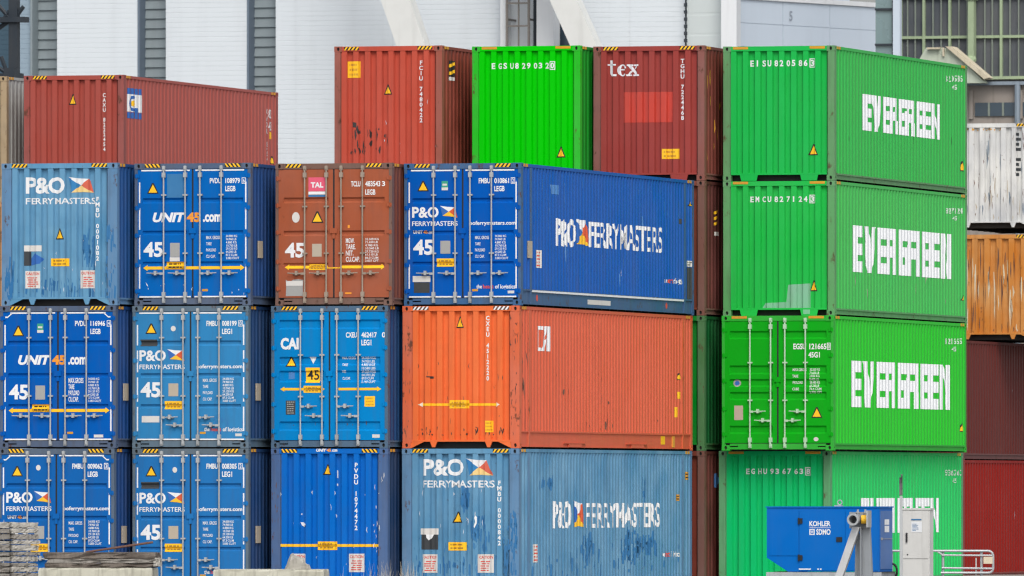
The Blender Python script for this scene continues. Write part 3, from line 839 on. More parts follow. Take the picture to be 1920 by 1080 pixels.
def scratches(c, box, mat, n, seed, surf='front', ln=(.03, .15), wd=(.004, .012), name='scrape_stain', lean=.10):
    rr = random.Random(seed); a0, b0, a1, b1 = box; out = []
    for _ in range(n):
        a, z = rr.uniform(a0, a1), rr.uniform(b0, b1); l = min(rr.uniform(*ln), max(.01, z - b0)); w_ = rr.uniform(*wd); k = rr.uniform(-lean, lean)
        a2 = a + k * l; m = ((a + a2) / 2 + rr.uniform(-.02, .02), z - l / 2)
        out.append(([(a - w_ * .3, z), (a + w_ * .4, z), (m[0] + w_, m[1]), (a2, z - l), (m[0] - w_ * .6, m[1])], 0))
    return c.decal(name, out, M[mat], surf, .0035)

def brushed(c, pts, mat, n, seed, surf='front'):
    """touch-up paint brushed on in overlapping vertical strokes inside an outline"""
    rr = random.Random(seed); a0, a1 = min(p[0] for p in pts), max(p[0] for p in pts); b0, b1 = min(p[1] for p in pts), max(p[1] for p in pts); out = []
    def inside(x, y):
        r = False
        for (x0, y0), (x1, y1) in zip(pts, pts[1:] + pts[:1]):
            if (y0 > y) != (y1 > y) and x < (x1 - x0) * (y - y0) / (y1 - y0) + x0: r = not r
        return r
    k = 0
    while len(out) < n and k < n * 20:
        k += 1; a, z = rr.uniform(a0, a1), rr.uniform(b0, b1)
        if not inside(a, z): continue
        w_ = rr.uniform(.012, .05) * (1 if surf != 'side' else 2.2); l = rr.uniform(.05, .28); q = rr.uniform(-.01, .01); e = .0014 + .0005 * (len(out) % 5)
        out.append(([(a - w_ / 2, z - l / 2), (a + w_ * .3, z - l / 2 - rr.uniform(0, .05)), (a + w_ / 2 + q, z + l / 2 - rr.uniform(0, .04)), (a - w_ * .3 + q, z + l / 2)], 0, e))
    return c.decal('paint_stain', out, M[mat], surf)

M['bluewear'] = PT('deep_blue_wear', (50,108,158), fade=.5, dirt=.3, rust=.1, spec=.1, fadec=C(76,130,172))
M['fblue'] = flat('faded_flag_blue', C(40,120,175)); M['fred'] = flat('faded_flag_red', C(205,95,72)); M['fyellow'] = flat('faded_flag_yellow', C(226,196,130))
# ---- A2 faded light blue, corrugated end
pa2 = PT('faded_light_blue_paint', (82,136,172), fade=.5, dirt=.45, rust=.3, spec=.1, fadec=C(130,172,198))
fa2 = framep('worn_light_blue_frame', (80,135,180), .25)
gap_side = PT('gap_shaded_blue_side', (22,72,128), fade=.2, dirt=.4)  # darker than the faded end: shade of the narrow gap in the colour
def po_end(c, Z, po, fl, fm, vert, code):
    c.text('P&O', fb(c, Z, *po), bold=.035, name='ferry_lettering')
    q = [c.fr(*Z(*p)) for p in fl]; c.decal('flag_emblem', flag(q), [M['white'], M['fblue'], M['fred'], M['fyellow']])
    c.text('FERRYMASTERS', fb(c, Z, *fm), bold=.015, name='ferry_lettering')
    c.vertical(code, fb(c, Z, *vert))
a2 = Box('faded light blue container with white ferry lettering on its corrugated end, topmost of its stack', 220, ZF, row(2), WP, HC, L45, 'closed', 'fine', pa2, fa2, gap_side, post=.21, sill='lugs')
a2.hazard(); po_end(a2, z4, (175,150,437,265), ((455,150),(600,163),(627,256),(482,256)), (175,290,640,336), (645,285,671,715), 'FMBU 0001082')
a2.sign(fb(a2, z4, 370,495,432,572))
a2.rect('sticker', fb(a2, z4, 155,612,280,653), 'pale'); a2.rect('worn_poster', fb(a2, z4, 162,653,205,750), 'char'); blot(a2, [a2.fr(*z4(*p)) for p in ((205,700),(230,665),(275,690),(292,705),(270,735),(230,740),(206,748))], 'flagblue')
a2.label_sticker(fb(a2, z4, 345,700,462,753)); a2.notice(fb(a2, z4, 172,785,272,903)); a2.notice(fb(a2, z4, 537,780,637,902))
brushed(a2, [a2.fr(*z4(*p)) for p in ((545,580),(580,520),(620,540),(640,600),(635,700),(640,760),(600,735),(560,745),(548,660))], 'bluewear', 45, 1)
brushed(a2, [a2.fr(*z4(*p)) for p in ((40,800),(70,720),(98,740),(100,960),(60,965),(38,900))], 'bluewear', 40, 2, .006); brushed(a2, [a2.fr(*z4(*p)) for p in ((100,900),(300,860),(690,880),(700,940),(100,940))], 'bluewear', 26, 3); brushed(a2, [a2.fr(*z4(*p)) for p in ((712,520),(780,480),(780,960),(712,960))], 'bluewear', 26, 4, .006)
scratches(a2, fb(a2, z4, 110,820,690,935), 'bluewear', 40, 3); scratches(a2, fb(a2, z4, 200,560,690,930), 'rubbed', 14, 4)
b_ = MB(); h_ = WP / 2; b_.box(h_ + .0, h_ + .004, .35, .75, 1.05, 1.30)

# ---- D4 the other faded light blue one
pd4 = PT('faded_sky_blue_paint', (80,132,168), fade=.5, dirt=.45, rust=.35, spec=.1, fadec=C(124,166,192))
pd4s = PT('faded_blue_side_paint', (78,130,166), fade=.55, dirt=.4, rust=.25, fadec=C(128,168,192))
d4 = Box('faded light blue container under the orange one, white ferry lettering on its end and side', 973, ZF, row(4), WP, HC, L45, 'closed', 'fine', pd4, fa2, pd4s, post=.2, sill='lugs', rail=.22, inner_posts=True)
d4.hazard(); po_end(d4, n5, (1200,155,1495,277), ((1510,153),(1660,165),(1702,275),(1530,274)), (1200,310,1712,362), (1720,312,1746,778), 'FMBU 0000842')
d4.sign(fb(d4, n5, 1415,535,1487,615)); d4.rect('sticker', fb(d4, n5, 1180,656,1315,700), 'pale'); d4.rect('worn_poster', fb(d4, n5, 1185,700,1312,808), 'char')
blot(d4, [d4.fr(*n5(*p)) for p in ((1225,700),(1275,700),(1262,725),(1245,742),(1228,722))], 'white', eps=.008)
d4.label_sticker(fb(d4, n5, 1385,755,1515,815)); d4.notice(fb(d4, n5, 1195,842,1307,975)); d4.notice(fb(d4, n5, 1597,842,1707,975))
for q in (((1540,600),(1590,560),(1650,590),(1690,650),(1690,760),(1640,830),(1560,780),(1545,700)), ((1480,370),(1530,360),(1530,480),(1500,530),(1475,470)), ((1140,900),(1740,860),(1740,975),(1140,975))): brushed(d4, [d4.fr(*n5(*p)) for p in q], 'bluewear', 45, 31)
brushed(d4, [d4.fr(*n5(*p)) for p in ((1785,560),(1880,520),(1880,975),(1785,975))], 'bluewear', 55, 32, .006)
blot(d4, [d4.fr(*n5(*p)) for p in ((1578,560),(1592,575),(1590,620),(1572,655),(1568,640),(1580,610),(1572,580))], 'white', eps=.008)
scratches(d4, fb(d4, n5, 1140,700,1740,975), 'bluewear', 40, 5); scratches(d4, fb(d4, n5, 1140,300,1740,700), 'rubbed', 14, 6)
def side_po(c, po, flg, fm, yb):
    c.text('P&O', sb(c, *po), bold=.035, surf='side', name='ferry_lettering')
    Zz, pts = flg; c.decal('flag_emblem', flag([c.sd(*Zz(*p)) for p in pts]), [M['white'], M['flagblue'], M['flagred'], M['flagyellow']], 'side')
    c.text('FERRYMASTERS', sb(c, *fm), bold=.012, surf='side', name='ferry_lettering')
side_po(d4, (n6, 320,495,460,712), (n6, ((478,490),(545,515),(562,700),(482,700))), (n6, 578,510,1150,708), 0)
d4.label_sticker(sb(d4, n6, 162,833,202,975), 'pale', 'red', 5, 'side', 3); logistics(d4, sb(d4, n6, 1170,888,1305,930), 'side')
for k, q in enumerate((((540,860),(560,800),(620,760),(640,860),(600,960),(545,930)), ((840,820),(870,740),(960,730),(1000,790),(1110,740),(1130,900),(1010,880),(930,960),(850,920)), ((1015,330),(1040,330),(1040,480),(1015,500)), ((200,360),(330,330),(330,360),(210,372)))):
    brushed(d4, [d4.sd(*n6(*p)) for p in q], 'bluewear', (60, 170, 14, 20)[k], 20 + k, 'side')
brushed(d4, [(.9, .3), (L45 - .9, .3), (L45 - .9, .9), (6, 1.0), (.9, .6)], 'bluewear', 70, 29, 'side')
for q in ((1345,270,1375,330), (1275,445,1302,495)): d4.label_sticker(sb(d4, n6, *q), 'amber', 'black', 2, 'side')

# ---- door ended blues
def blue_doors(label, frpx, r, rgb, frgb, kind, code, typ, **k):
    rgb = (rgb[0], rgb[1], int(rgb[2] * .95))
    leaf = PT('blue_door_paint', rgb, fade=k.get('fade', .2), dirt=k.get('dirt', .3), rust=k.get('rust', .15), rough=.42, spec=.06, fadec=C(*[min(255, v * .95 + 12) for v in rgb]))
    fr = framep('blue_frame', frgb, k.get('ft', .45)); sd = PT('blue_side_paint', k.get('side', (18,62,118)), fade=.2, dirt=.4)  # default side darker than the doors, gap shade mixed into it
    c = Box(label, frpx, ZF, row(r), WP, HC, L45, 'door', 'fine', leaf, fr, sd, post=.066, inner_posts=k.get('inner', False), rail=k.get('rail', .2))
    c.doors(UB, leaf, M['galv'], taped=True, chamfer=k.get('chamfer', False), stag=k.get('stag', False), tick=(.20, .655), hinges=(.05, .30, .515, .745, .95) if not k.get('stag') else (.05, .38, .66, .95))
    c.hazard(flip=k.get('flip', (False, False)))
    if kind == 'po':
        dx, dy = k.get('d', (0, 0)); code_block(c, BD, *code, typ); po_front(c, BD, dx, dy); small_data(c, BD)
        c.sign(c.F(*fbx(BD, 1053,186,1130,254)))
        if not k.get('hide45'): c.text('45', c.F(*fbx(BD, 1026 + dx, 574, 1160 + dx, 676)), bold=.035, name='size_lettering')
        c.rect('data_plate', c.F(*fbx(BD, 1207,583,1273,668)), k.get('plate', 'plate')); c.label_sticker(c.F(*fbx(BD, 1182,700,1305,754)))
        logistics(c, c.F(*fbx(BD, 1447,873,1705,900))); c.rect('sticker', c.F(*fbx(BD, 1655,915,1698,933)), 'pale')
        if k.get('unit'): unit_word(c, c.F(*fbx(BD, 1023,514,1160,535)))
    else:
        code_block(c, BD, *code, typ, dx=8); unit_word(c, c.F(*fbx(BB, 1028,396,1490,460)))
        c.sign(c.F(*fbx(BB, 990,200,1068,270))); c.text('45', c.F(*fbx(BB, 966,590,1096,690)), bold=.035, name='size_lettering')
        c.rect('data_plate', c.F(*fbx(BB, 1145,597,1210,690)), 'plate')
        small_data(c, BD, dx=k.get('ddx', 8), heavy=k.get('heavy', False))
        z = c.F(0, 0, 1, .735)[1]; W = c.W
        c.arrow(-W/2 + .075 * W, -W/2 + .945 * W, z, .062); c.label_sticker(c.F(*fbx(BB, 1120,722,1242,772)), 'yellow', 'black', 2, 'front', 2)
    c.rect('sticker', c.F(.58, .885, .63, .9), 'amber')
    sg = MB(); sg.box(c.W/2 - .02, c.W/2 + .002, .55, .85, .98, 1.33); sg.build('sticker', M['tan'], c.root)
    return c
b2 = blue_doors('bright blue container with orange 45 website lettering on its doors, beside the brown one', 470, 2, (2,94,182), (30,86,135), 'unit', ('PVDU', '108979', '6'), 'LEGB', flip=(True, True), rust=.25)
b2.rect('repaint_patch', b2.F(*fbx(BB, 1125,140,1238,297)), 'bluewear'); b2.rect('sticker', b2.F(*fbx(BB, 1143,692,1210,719)), 'pale')
blot(b2, [b2.F(*fbx(BB, x, y, x, y))[:2] for x, y in ((980,858),(990,868),(996,885),(988,878))], 'white'); scratches(b2, b2.F(.06,.84,.94,.93), 'rubbed', 8, 8, ln=(.02, .08))
a3 = blue_doors('bright blue container with orange 45 lettering, directly under the faded light blue one', 217, 3, (0,84,176), (30,82,130), 'unit', ('PVDU', '116946', '4'), 'LEGB', chamfer=True, heavy=True, ddx=-12)
def green_sticker(c):
    x0, y0, x1, y1 = c.F(*fbx(BD, 1215,187,1257,248)); h_ = y1 - y0
    c.decal('sticker', [(rect(x0, y0, x1, y0 + .3 * h_), 0), (rect(x0, y0 + .3 * h_, x1, y1), 1), (rect(x0 + .02, y0 + .5 * h_, x1 - .02, y0 + .7 * h_), 0, .008)], [M['pale'], M['sgreen']])
def round_sticker(c, box, mat='pale', ring=None):
    x0, y0, x1, y1 = box; cx_, cy_ = (x0 + x1) / 2, (y0 + y1) / 2
    p = [(cx_ + (x1 - x0) / 2 * math.cos(t * math.pi / 8), cy_ + (y1 - y0) / 2 * math.sin(t * math.pi / 8)) for t in range(16)]
    out = [(p, 0, .005)]
    if ring: out.append(([(cx_ + (x - cx_) * .6, cy_ + (y - cy_) * .6) for x, y in p], 1, .008))
    return c.decal('round_sticker', out, [M[mat], M[ring or mat]])
green_sticker(a3); a3.rect('sticker', a3.F(.81,.905,.89,.925), 'pale')
d2 = blue_doors('deep blue container with flag on its doors and large white ferry lettering along its side', 977, 2, (0,82,178), (45,92,138), 'po', ('FMBU', '010861', '2'), 'LEGB', unit=True, inner=True, rail=.34, side=(0,84,168), ft=.12)
green_sticker(d2)
d2.rect('sticker', d2.F(*fbx(BD, 1022,815,1140,855)), 'pale'); d2.rect('worn_poster', d2.F(*fbx(BD, 1030,857,1135,927)), 'char')
side_po(d2, (z6, 255,412,380,598), (z6, ((384,418),(450,428),(468,600),(392,585))), (z6, 472,436,948,606), 0)
d2.label_sticker(sb(d2, z6, 120,622,157,738), 'pale', 'red', 5, 'side', 3); logistics(d2, sb(d2, z6, 960,800,1082,838), 'side')
d2.label_sticker(sb(d2, z6, 1105,692,1142,730), 'pale', 'black', 2, 'side', 3); d2.rect('worn_poster', sb(d2, z6, 1105,735,1140,955), 'char', 'side')
d2.sign(sb(d2, z6, 1117,292,1142,336), 'side'); d2.rect('sticker', sb(d2, z6, 1057,418,1073,452), 'char', 'side')
blot(d2, [d2.sd(*z6(*p)) for p in ((678,738),(686,790),(680,805),(674,770))], 'white', surf='side')
b = MB(); b.box(WP/2 - .012, WP/2 - .001, .85, L45 - .85, .285, .325); b.build('white_rail_line', M['white'], d2.root)
for y in (1.3, L45 - 2.2): b = MB(); b.cyl((WP/2 - .031, y, .17), (WP/2 - .026, y, .17), .07, 12); b.build('red_reflector', M['red'], d2.root)
b = MB(); b.box(WP/2 - .03, WP/2 - .027, 5.2, 7.0, .10, .20); b.build('sticker', M['pale'], d2.root)
M['bluestreak'] = PT('pale_blue_streak', (70,125,185), fade=.3, dirt=.2, rust=0)
scratches(d2, (1.2, .5, L45 - 1.2, 2.7), 'bluestreak', 46, 11, 'side', (.15, .7), (.010, .022), lean=.015)
blot(d2, [d2.sd(*z6(*p)) for p in ((215,195),(275,200),(275,262),(218,255))], 'bluestreak', surf='side')
b3 = blue_doors('medium blue container with flag emblem, between two other blue door ends in its stack', 466, 3, (48,124,186), (70,116,145), 'po', ('FMBU', '008199', '0'), 'LEG1', stag=(.82,.882), d=(-6, 5), plate='tan', side=(16,56,100), fade=.4, dirt=.45, fadec=1)
b3.rect('keeper_pad', b3.F(*fbx((925,50,810,985), 980,282,1097,328)), 'char'); round_sticker(b3, b3.F(*fbx((925,50,810,985), 1193,188,1227,226)))
b3.rect('sticker', b3.F(*fbx((925,50,810,985), 990,812,1113,856)), 'pale'); scratches(b3, b3.F(.7,.75,.95,.93), 'flagblue', 16, 12)
a4 = blue_doors('deep blue container with flag emblem on its doors, partly hidden by the tall slab pile', 214, 4, (18,92,172), (45,92,130), 'po', ('FMBU', '009062', '3'), 'LEGB', unit=True, chamfer=True, side=(14,58,112), flip=(True, True))
round_sticker(a4, a4.F(.325,.115,.365,.155))
b4 = blue_doors('medium blue container with flag emblem on its doors, behind the low pile of rotten slabs', 466, 4, (34,108,180), (70,106,130), 'po', ('FMBU', '008305', '2'), 'LEG1', stag=(.82,.88), d=(-6, 5), plate='tan', side=(14,54,100), dirt=.45)
b4.rect('keeper_pad', b4.F(*fbx((925,50,810,985), 985,282,1110,328)), 'char'); round_sticker(b4, b4.F(.345,.13,.385,.17))
for q in ((.80,.875,.845,.915), (.90,.875,.945,.915)): b4.rect('sticker', b4.F(*q), 'plate')

# ---- C2 brown doors
pc2 = PT('brown_door_paint', (156,82,54), fade=.3, dirt=.4, rust=.25, rough=.5, spec=.08); fc2 = framep('brown_frame', (120,72,55), .45); sc2 = PT('gap_shaded_brown_side', (105,52,38), fade=.3, dirt=.5, rust=.3)  # side browner and darker than the doors, with gap shade in its colour
c2 = Box('brown container with a pink square sticker and long yellow arrow on its doors', 735, ZF, row(2), WP, HC, L45, 'door', 'fine', pc2, fc2, sc2, post=.066)
TS = (85, 70, 795, 942)
c2.doors(TB, pc2, PT('dirty_rod_paint', (150,135,120), fade=.4, dirt=.6, rust=.4), tick=(.29, .655), stag=False); c2.hazard()
x0, y0, x1, y1 = c2.F(*fbx(TS, 310,163,428,292)); hh = (y1 - y0)
c2.decal('company_sticker', [(rect(x0, y0 + .28 * hh, x1, y1), 0, .005), (rect(x0, y0 + .12 * hh, x1, y0 + .27 * hh), 1, .005), (rect(x0, y0 + .0 * hh, x1, y0 + .1 * hh), 2, .005)] +
         [(p, 1, .008) for p, _ in fit(text2d('TAL', .04), (x0 + .05, y0 + .47 * hh, x1 - .05, y0 + .75 * hh))], [M['pink'], M['white'], M['bluewear']])
c2.text('TCLU', c2.F(*fbx(TS, 600,190,664,226)), bold=.025, name='code_lettering'); c2.text('483543', c2.F(*fbx(TS, 697,190,799,226)), bold=.025, name='code_lettering')
c2.text('3', c2.F(*fbx(TS, 810,192,832,224)), bold=.025, name='code_lettering'); c2.text('LEGB', c2.F(*fbx(TS, 697,245,766,281)), bold=.025, name='code_lettering')
round_sticker(c2, c2.F(*fbx(TS, 198,392,250,463))); c2.sign(c2.F(*fbx(TS, 330,388,412,464))); c2.text('45', c2.F(*fbx(TS, 150,595,283,694)), bold=.035, name='size_lettering')
c2.rect('data_plate', c2.F(*fbx(TS, 335,603,400,688)), 'tan')
for i, (wd, ww, nm) in enumerate((('MGW.', 58, '32.500 KG\n71.650 LB'), ('TARE.', 66, '4.780 KG\n10.540 LB'), ('NET.', 52, '27.720 KG\n61.110 LB'), ('CU.CAP.', 95, '86.0 CUM\n3.037 CFT'))):
    y = 567 + i * 41; c2.text(wd, c2.F(*fbx(TS, 565, y, 565 + ww, y + 33)), bold=.015, name='data_lettering'); c2.text(nm, c2.F(*fbx(TS, 696, y, 788, y + 34)), bold=.01, name='data_lettering')
z = c2.F(0, 0, 1, (757 - 70) / 942)[1]; c2.arrow(-WP/2 + WP * (148 - 85) / 795, -WP/2 + WP * (832 - 85) / 795, z, .06, 'yellow'); c2.label_sticker(c2.F(*fbx(TS, 313,737,428,776)))
blot(c2, [c2.F(*fbx(TS, x, y, x, y))[:2] for x, y in ((155,838),(175,862),(205,840),(240,836),(275,842),(272,900),(275,948),(155,948),(158,890))], 'plate'); c2.rect('worn_poster', c2.F(*fbx(TS, 158,848,272,880)), 'pale', eps=.008)
c2.rect('sticker', c2.F(*fbx(TS, 560,925,603,936)), 'orange'); c2.rect('sticker', c2.F(*fbx(TS, 577,480,592,500)), 'orange')

# ---- C3 cyan-blue doors
pc3 = PT('cyan_blue_door_paint', (0,122,188), fade=.2, dirt=.25, rust=.15, rough=.42, spec=.06, fadec=C(6,130,196)); fc3 = framep('cyan_blue_frame', (30,95,135), .35); sc3 = PT('gap_shaded_cyan_side', (10,58,105), fade=.2, dirt=.4)  # side colour darkened against the doors for the shade between stacks
c3 = Box('cyan blue container with a yellow 45 square on its doors, under the brown one', 727, ZF, row(3), WP, HC, L45, 'door', 'fine', pc3, fc3, sc3, post=.066)
c3.doors(CB, pc3, M['galv'], stag=(.735,.81), tick=(.335, .66)); c3.hazard()
TC = (60, 50, 820, 985); g = lambda *q: c3.F(*fbx(TC, *q))
c3.text('CAI', g(126,270,254,352), bold=.05, name='company_lettering'); c3.sign(g(160,402,238,470))
x0, y0, x1, y1 = g(328,403,378,452); c3.decal('sticker', [([(x0, y1), ((x0+x1)/2, y0), (x1, y1)], 0)], M['white'])
c3.rect('sticker', g(180,507,222,556), 'bluestreak'); x0, y0, x1, y1 = g(302,477,402,582)
c3.decal('size_sticker', [(rect(x0, y0, x1, y1), 0, .005)] + [(p, 1, .009) for p, _ in fit(text2d('45', .01), (x0 + .03, y0 + .06, x1 - .02, y1 - .05))], [M['yellow'], M['black']])
z = g(0,626,1,626)[1]; A_ = lambda x: g(x,0,x,1)[0]
c3.arrow(A_(123), A_(436), z, .05); c3.arrow(A_(533), A_(833), z, .05, heads=(0, 1)); c3.label_sticker(g(288,603,411,651))
c3.label_sticker(g(163,705,230,802), 'char', 'plate', 6, 'front', 5); c3.label_sticker(g(716,676,789,748), 'yellow', 'amber', 3); c3.rect('sticker', g(770,940,822,963), 'pale')
c3.text('CXEU', g(585,233,662,271), bold=.028, name='code_lettering'); c3.text('462417', g(694,233,802,271), bold=.028, name='code_lettering'); c3.text('0', g(838,233,862,271), bold=.028, name='code_lettering'); c3.text('LEG1', g(694,285,764,325), bold=.028, name='code_lettering')
for i, (wd, ww, nm) in enumerate((('MAX. GROSS', 94, '34.000 KGS\n74.950 LBS'), ('TARE', 40, '4.800 KGS\n10.580 LBS'), ('NET', 28, '29.200 KGS\n64.370 LBS'), ('CU.CAP.', 56, '89.0 CUM\n3.140 CUFT'))):
    y = 402 + i * 47; c3.text(wd, g(558, y, 558 + ww, y + 18), bold=.015, name='data_lettering'); c3.text(nm, g(693, y, 792, y + 42), bold=.01, name='data_lettering')
scratches(c3, g(200,830,800,880), 'rustc', 8, 15, ln=(.05, .2))

# ---- C4 royal blue corrugated end
pc4 = PT('royal_blue_paint', (0,98,184), fade=.35, dirt=.35, rust=.2, spec=.06, fadec=C(36,104,190)); fc4 = framep('royal_blue_frame', (50,95,150), .2)
c4 = Box('royal blue container with long yellow arrow on its corrugated end, under the cyan one', 727, ZF, row(4), WP, HC, L45, 'closed', 'fine', pc4, fc4, PT('gap_shaded_navy_side', (14,44,80), dirt=.4), post=.2, sill='lugs')  # navy side is the royal blue with gap shade painted in
c4.hazard(flip=(True, True)); unit_w = c4.fbox(*n5(435,82), *n5(587,104)); a0, b0, a1, b1 = unit_w; unit_word(c4, (a0, b0, a1, b1), c4.hazard_y)
c4.sign(fb(c4, n5, 480,195,542,270)); c4.vertical('PVDU 1074472', fb(c4, n5, 711,183,738,668))
p, q = c4.fr(*n5(130,778)), c4.fr(*n5(918,778)); c4.arrow(p[0], q[0] - .0, p[1], .055, heads=(0, 1)); c4.label_sticker(fb(c4, n5, 446,750,578,811))
c4.notice(fb(c4, n5, 250,838,350,970)); c4.notice(fb(c4, n5, 663,838,774,970))
blot(c4, [c4.fr(*n5(*p)) for p in ((314,612),(335,612),(356,630),(345,645),(325,634))], 'white'); blot(c4, [c4.fr(*n5(*p)) for p in ((338,637),(358,632),(358,648))], 'black', eps=.007)
for q in (((578,235),(586,240),(586,295),(578,290)), ((577,332),(586,335),(584,352),(577,348)), ((318,548),(328,548),(326,560),(319,558))): blot(c4, [c4.fr(*n5(*p)) for p in q], 'rubbed')
scratches(c4, fb(c4, n5, 110,360,930,975), 'rubbed', 18, 17); scratches(c4, fb(c4, n5, 110,150,170,970), 'rustc', 14, 18, surf=.006); scratches(c4, fb(c4, n5, 850,120,930,930), 'pale', 14, 19, surf=.006)

# ---- D3 orange
pd3 = PT('orange_paint', (220,104,54), fade=.4, dirt=.3, rust=.3, fadec=C(232,124,78), rough=.5, spec=.1); sd3 = PT('orange_side_paint', (205,94,66), fade=.3, dirt=.2, rust=.2, fadec=C(216,114,90)); fd3 = framep('scuffed_orange_frame', (212,96,54), .06, rust=.75, dirt=.45)
d3 = Box('orange container with rusty scrapes, yellow arrow on its end and white logo on side', 974, ZF, row(3), WP, HC, L45, 'closed', 'fine', pd3, fd3, sd3, post=.2, sill='lugs', rail=.36, inner_posts=True, railm=sd3)
M['cream_l'] = flat('cream_ink', (.75, .68, .55)); d3.hazard(light='white', bg='rustc')
d3.sign(fb(d3, n1, 1355,124,1414,204)); d3.vertical('CXEU 4512220', fb(d3, n1, 1580,120,1605,572))
p, q = d3.fr(*n1(1092,740)), d3.fr(*n1(1665,740)); d3.arrow(p[0], q[0], p[1], .05, tip='cream_l'); d3.label_sticker(fb(d3, n1, 1315,708,1446,766), 'yellow', 'amber', 2); d3.label_sticker(fb(d3, n1, 1560,852,1614,932), 'yellow', 'amber', 3)
scratches(d3, fb(d3, n1, 1075,890,1690,955), 'scar', 30, 21, ln=(.03, .16), wd=(.006, .02), lean=.15); scratches(d3, fb(d3, n1, 1075,420,1690,880), 'rustc', 18, 22, ln=(.03, .16), wd=(.004, .01)); scratches(d3, fb(d3, n1, 985,250,1055,980), 'rustc', 26, 23, surf=.006); scratches(d3, fb(d3, n1, 1735,100,1795,980), 'scar', 26, 24, surf=.006)
blot(d3, [d3.fr(*n1(*p)) for p in ((1150,540),(1195,543),(1200,556),(1180,560),(1178,548),(1155,549))], 'scar')
x0, y0, x1, y1 = sb(d3, n2, 143,190,228,364); u = (x1 - x0); v = (y1 - y0)
d3.decal('company_logo', [(r_, 0) for r_ in ([(x0,y0),(x0+.12*u,y0),(x0+.12*u,y1),(x0,y1)], [(x0+.12*u,y0+.85*v),(x0+.42*u,y0+.85*v),(x0+.42*u,y1),(x0+.12*u,y1)], [(x0+.12*u,y0),(x0+.36*u,y0),(x0+.36*u,y0+.13*v),(x0+.12*u,y0+.13*v)],
         [(x0+.36*u,y0),(x0+.5*u,y0),(x0+.72*u,y1),(x0+.55*u,y1)], [(x0+.5*u,y0+.25*v),(x0+.62*u,y0),(x0+.66*u,y0+.5*v)], [(x0+.66*u,y0),(x1,y0),(x1,y1),(x0+.74*u,y1)])], M['white'], 'side')
d3.sign(sb(d3, n2, 1113,520,1145,567), 'side')
for q in ((1118,650,1136,698), (1100,757,1125,828)): d3.rect('sticker', sb(d3, n2, *q), 'yellow', 'side')
b = MB(); yy = d3.sd(*n2(1020, 960))[0]; b.box(WP/2 - .033, WP/2 - .024, yy - .16, yy + .16, .12, .30); b.build('sticker', M['yellow'], d3.root)
for py in (400, 835):
    yy = d3.sd(*n2(py, 900))[0]; b = MB(); b.box(WP/2 - .033, WP/2 + .004, yy - .5, yy + .5, .035, .11); b.box(WP/2 - .033, WP/2 + .012, yy - .85, yy + .85, .11, .125); b.build('rail_lug', sd3, d3.root)
for py in (1088,):
    yy = d3.sd(*n2(py, 900))[0]; b = MB(); b.box(WP/2 - .033, WP/2 + .004, yy - .07, yy + .07, .06, .30); b.build('hazard_stripe', M['amber'], d3.root)
scratches(d3, (2.5, .45, L45 - 1, 1.6), 'rustc', 16, 25, 'side', (.03, .14), (.01, .03)); scratches(d3, (6.2, .4, 6.9, 1.3), 'rustc', 8, 26, 'side', (.2, .6), (.01, .03), lean=.02); scratches(d3, (.2, .4, .75, 2.8), 'rustc', 16, 27, 'side', (.1, .4), (.01, .05))

# ================================================================== the rows behind
grp = 'stacked shipping containers'
def plain_box(label, frpx, Z, base, rgb, frgb, side=None, W=WP, H=HC, L=L40, post=.15, sill='plates', ft=.3, srgb=None, pk={}, sk={}, pitch=.265):
    p = PT('container_paint', rgb, **{'spec': .08, **pk}); f = framep('container_frame', frgb, ft); s_ = PT('container_side_paint', srgb or rgb, **(sk or pk))
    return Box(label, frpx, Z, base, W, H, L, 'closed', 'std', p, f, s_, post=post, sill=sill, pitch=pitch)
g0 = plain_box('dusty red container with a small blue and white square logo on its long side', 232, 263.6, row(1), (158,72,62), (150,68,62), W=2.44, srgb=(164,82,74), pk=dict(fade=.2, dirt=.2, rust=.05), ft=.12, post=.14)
g0.hazard(); g0.sign(fb(g0, z1, 384,528,431,589)); g0.vertical('CAXU 8222454', fb(g0, z1, 575,523,598,850))
x0, y0, x1, y1 = sb(g0, z1, 718,494,803,664); u = x1 - x0; v = y1 - y0
out = [(rect(x0, y0 + .22 * v, x1, y0 + .80 * v), 0, .005)]
for i in range(4): out += [(rect(x0 + (.02 + .25 * i) * u, y0 + .80 * v, x0 + (.2 + .25 * i) * u, y1), 1, .005), (rect(x0 + (.02 + .25 * i) * u, y0, x0 + (.2 + .25 * i) * u, y0 + .2 * v), 1, .005)]
for i in range(10):
    t0, t1 = [math.radians(60 + 240 * k / 10) for k in (i, i + 1)]; cc = lambda t, r_: (x0 + .38 * u + .30 * u * r_ * math.cos(t), y0 + .5 * v + .26 * v * r_ * math.sin(t))
    out.append(([cc(t0, 1), cc(t1, 1), cc(t1, .62), cc(t0, .62)], 1, .009))
out += [([cc(t * math.pi / 4, .42) for t in range(8)], 2, .012), (rect(x0 + .5 * u, y0 + .2 * v, x0 + .66 * u, y0 + .36 * v), 1, .009)]
g0.decal('company_logo', out, [M['white'], M['flagblue'], M['yellow']], 'side')
g0.rect('sticker', sb(g0, z1, 1514,742,1530,782), 'yellow', 'side'); g0.sign(sb(g0, z1, 1518,878,1542,922), 'side'); g0.vertical('CAXU 822', sb(g0, z1, 1496,612,1508,900), 'side'); g0.text('8222\n45G1', sb(g0, z1, 1512,615,1530,735), 'white', .01, 0, 'side', 'code_lettering')
g1 = plain_box('brick red container with an orange square sticker and black scrapes near its bottom', 829, ZB, row(1), (182,76,58), (160,78,58), W=2.44, srgb=(120,58,44), pk=dict(fade=.35, dirt=.35, rust=.15, fadec=C(198,98,82)), ft=.2, post=.14)  # side colour darker than the end, shade of the gap included
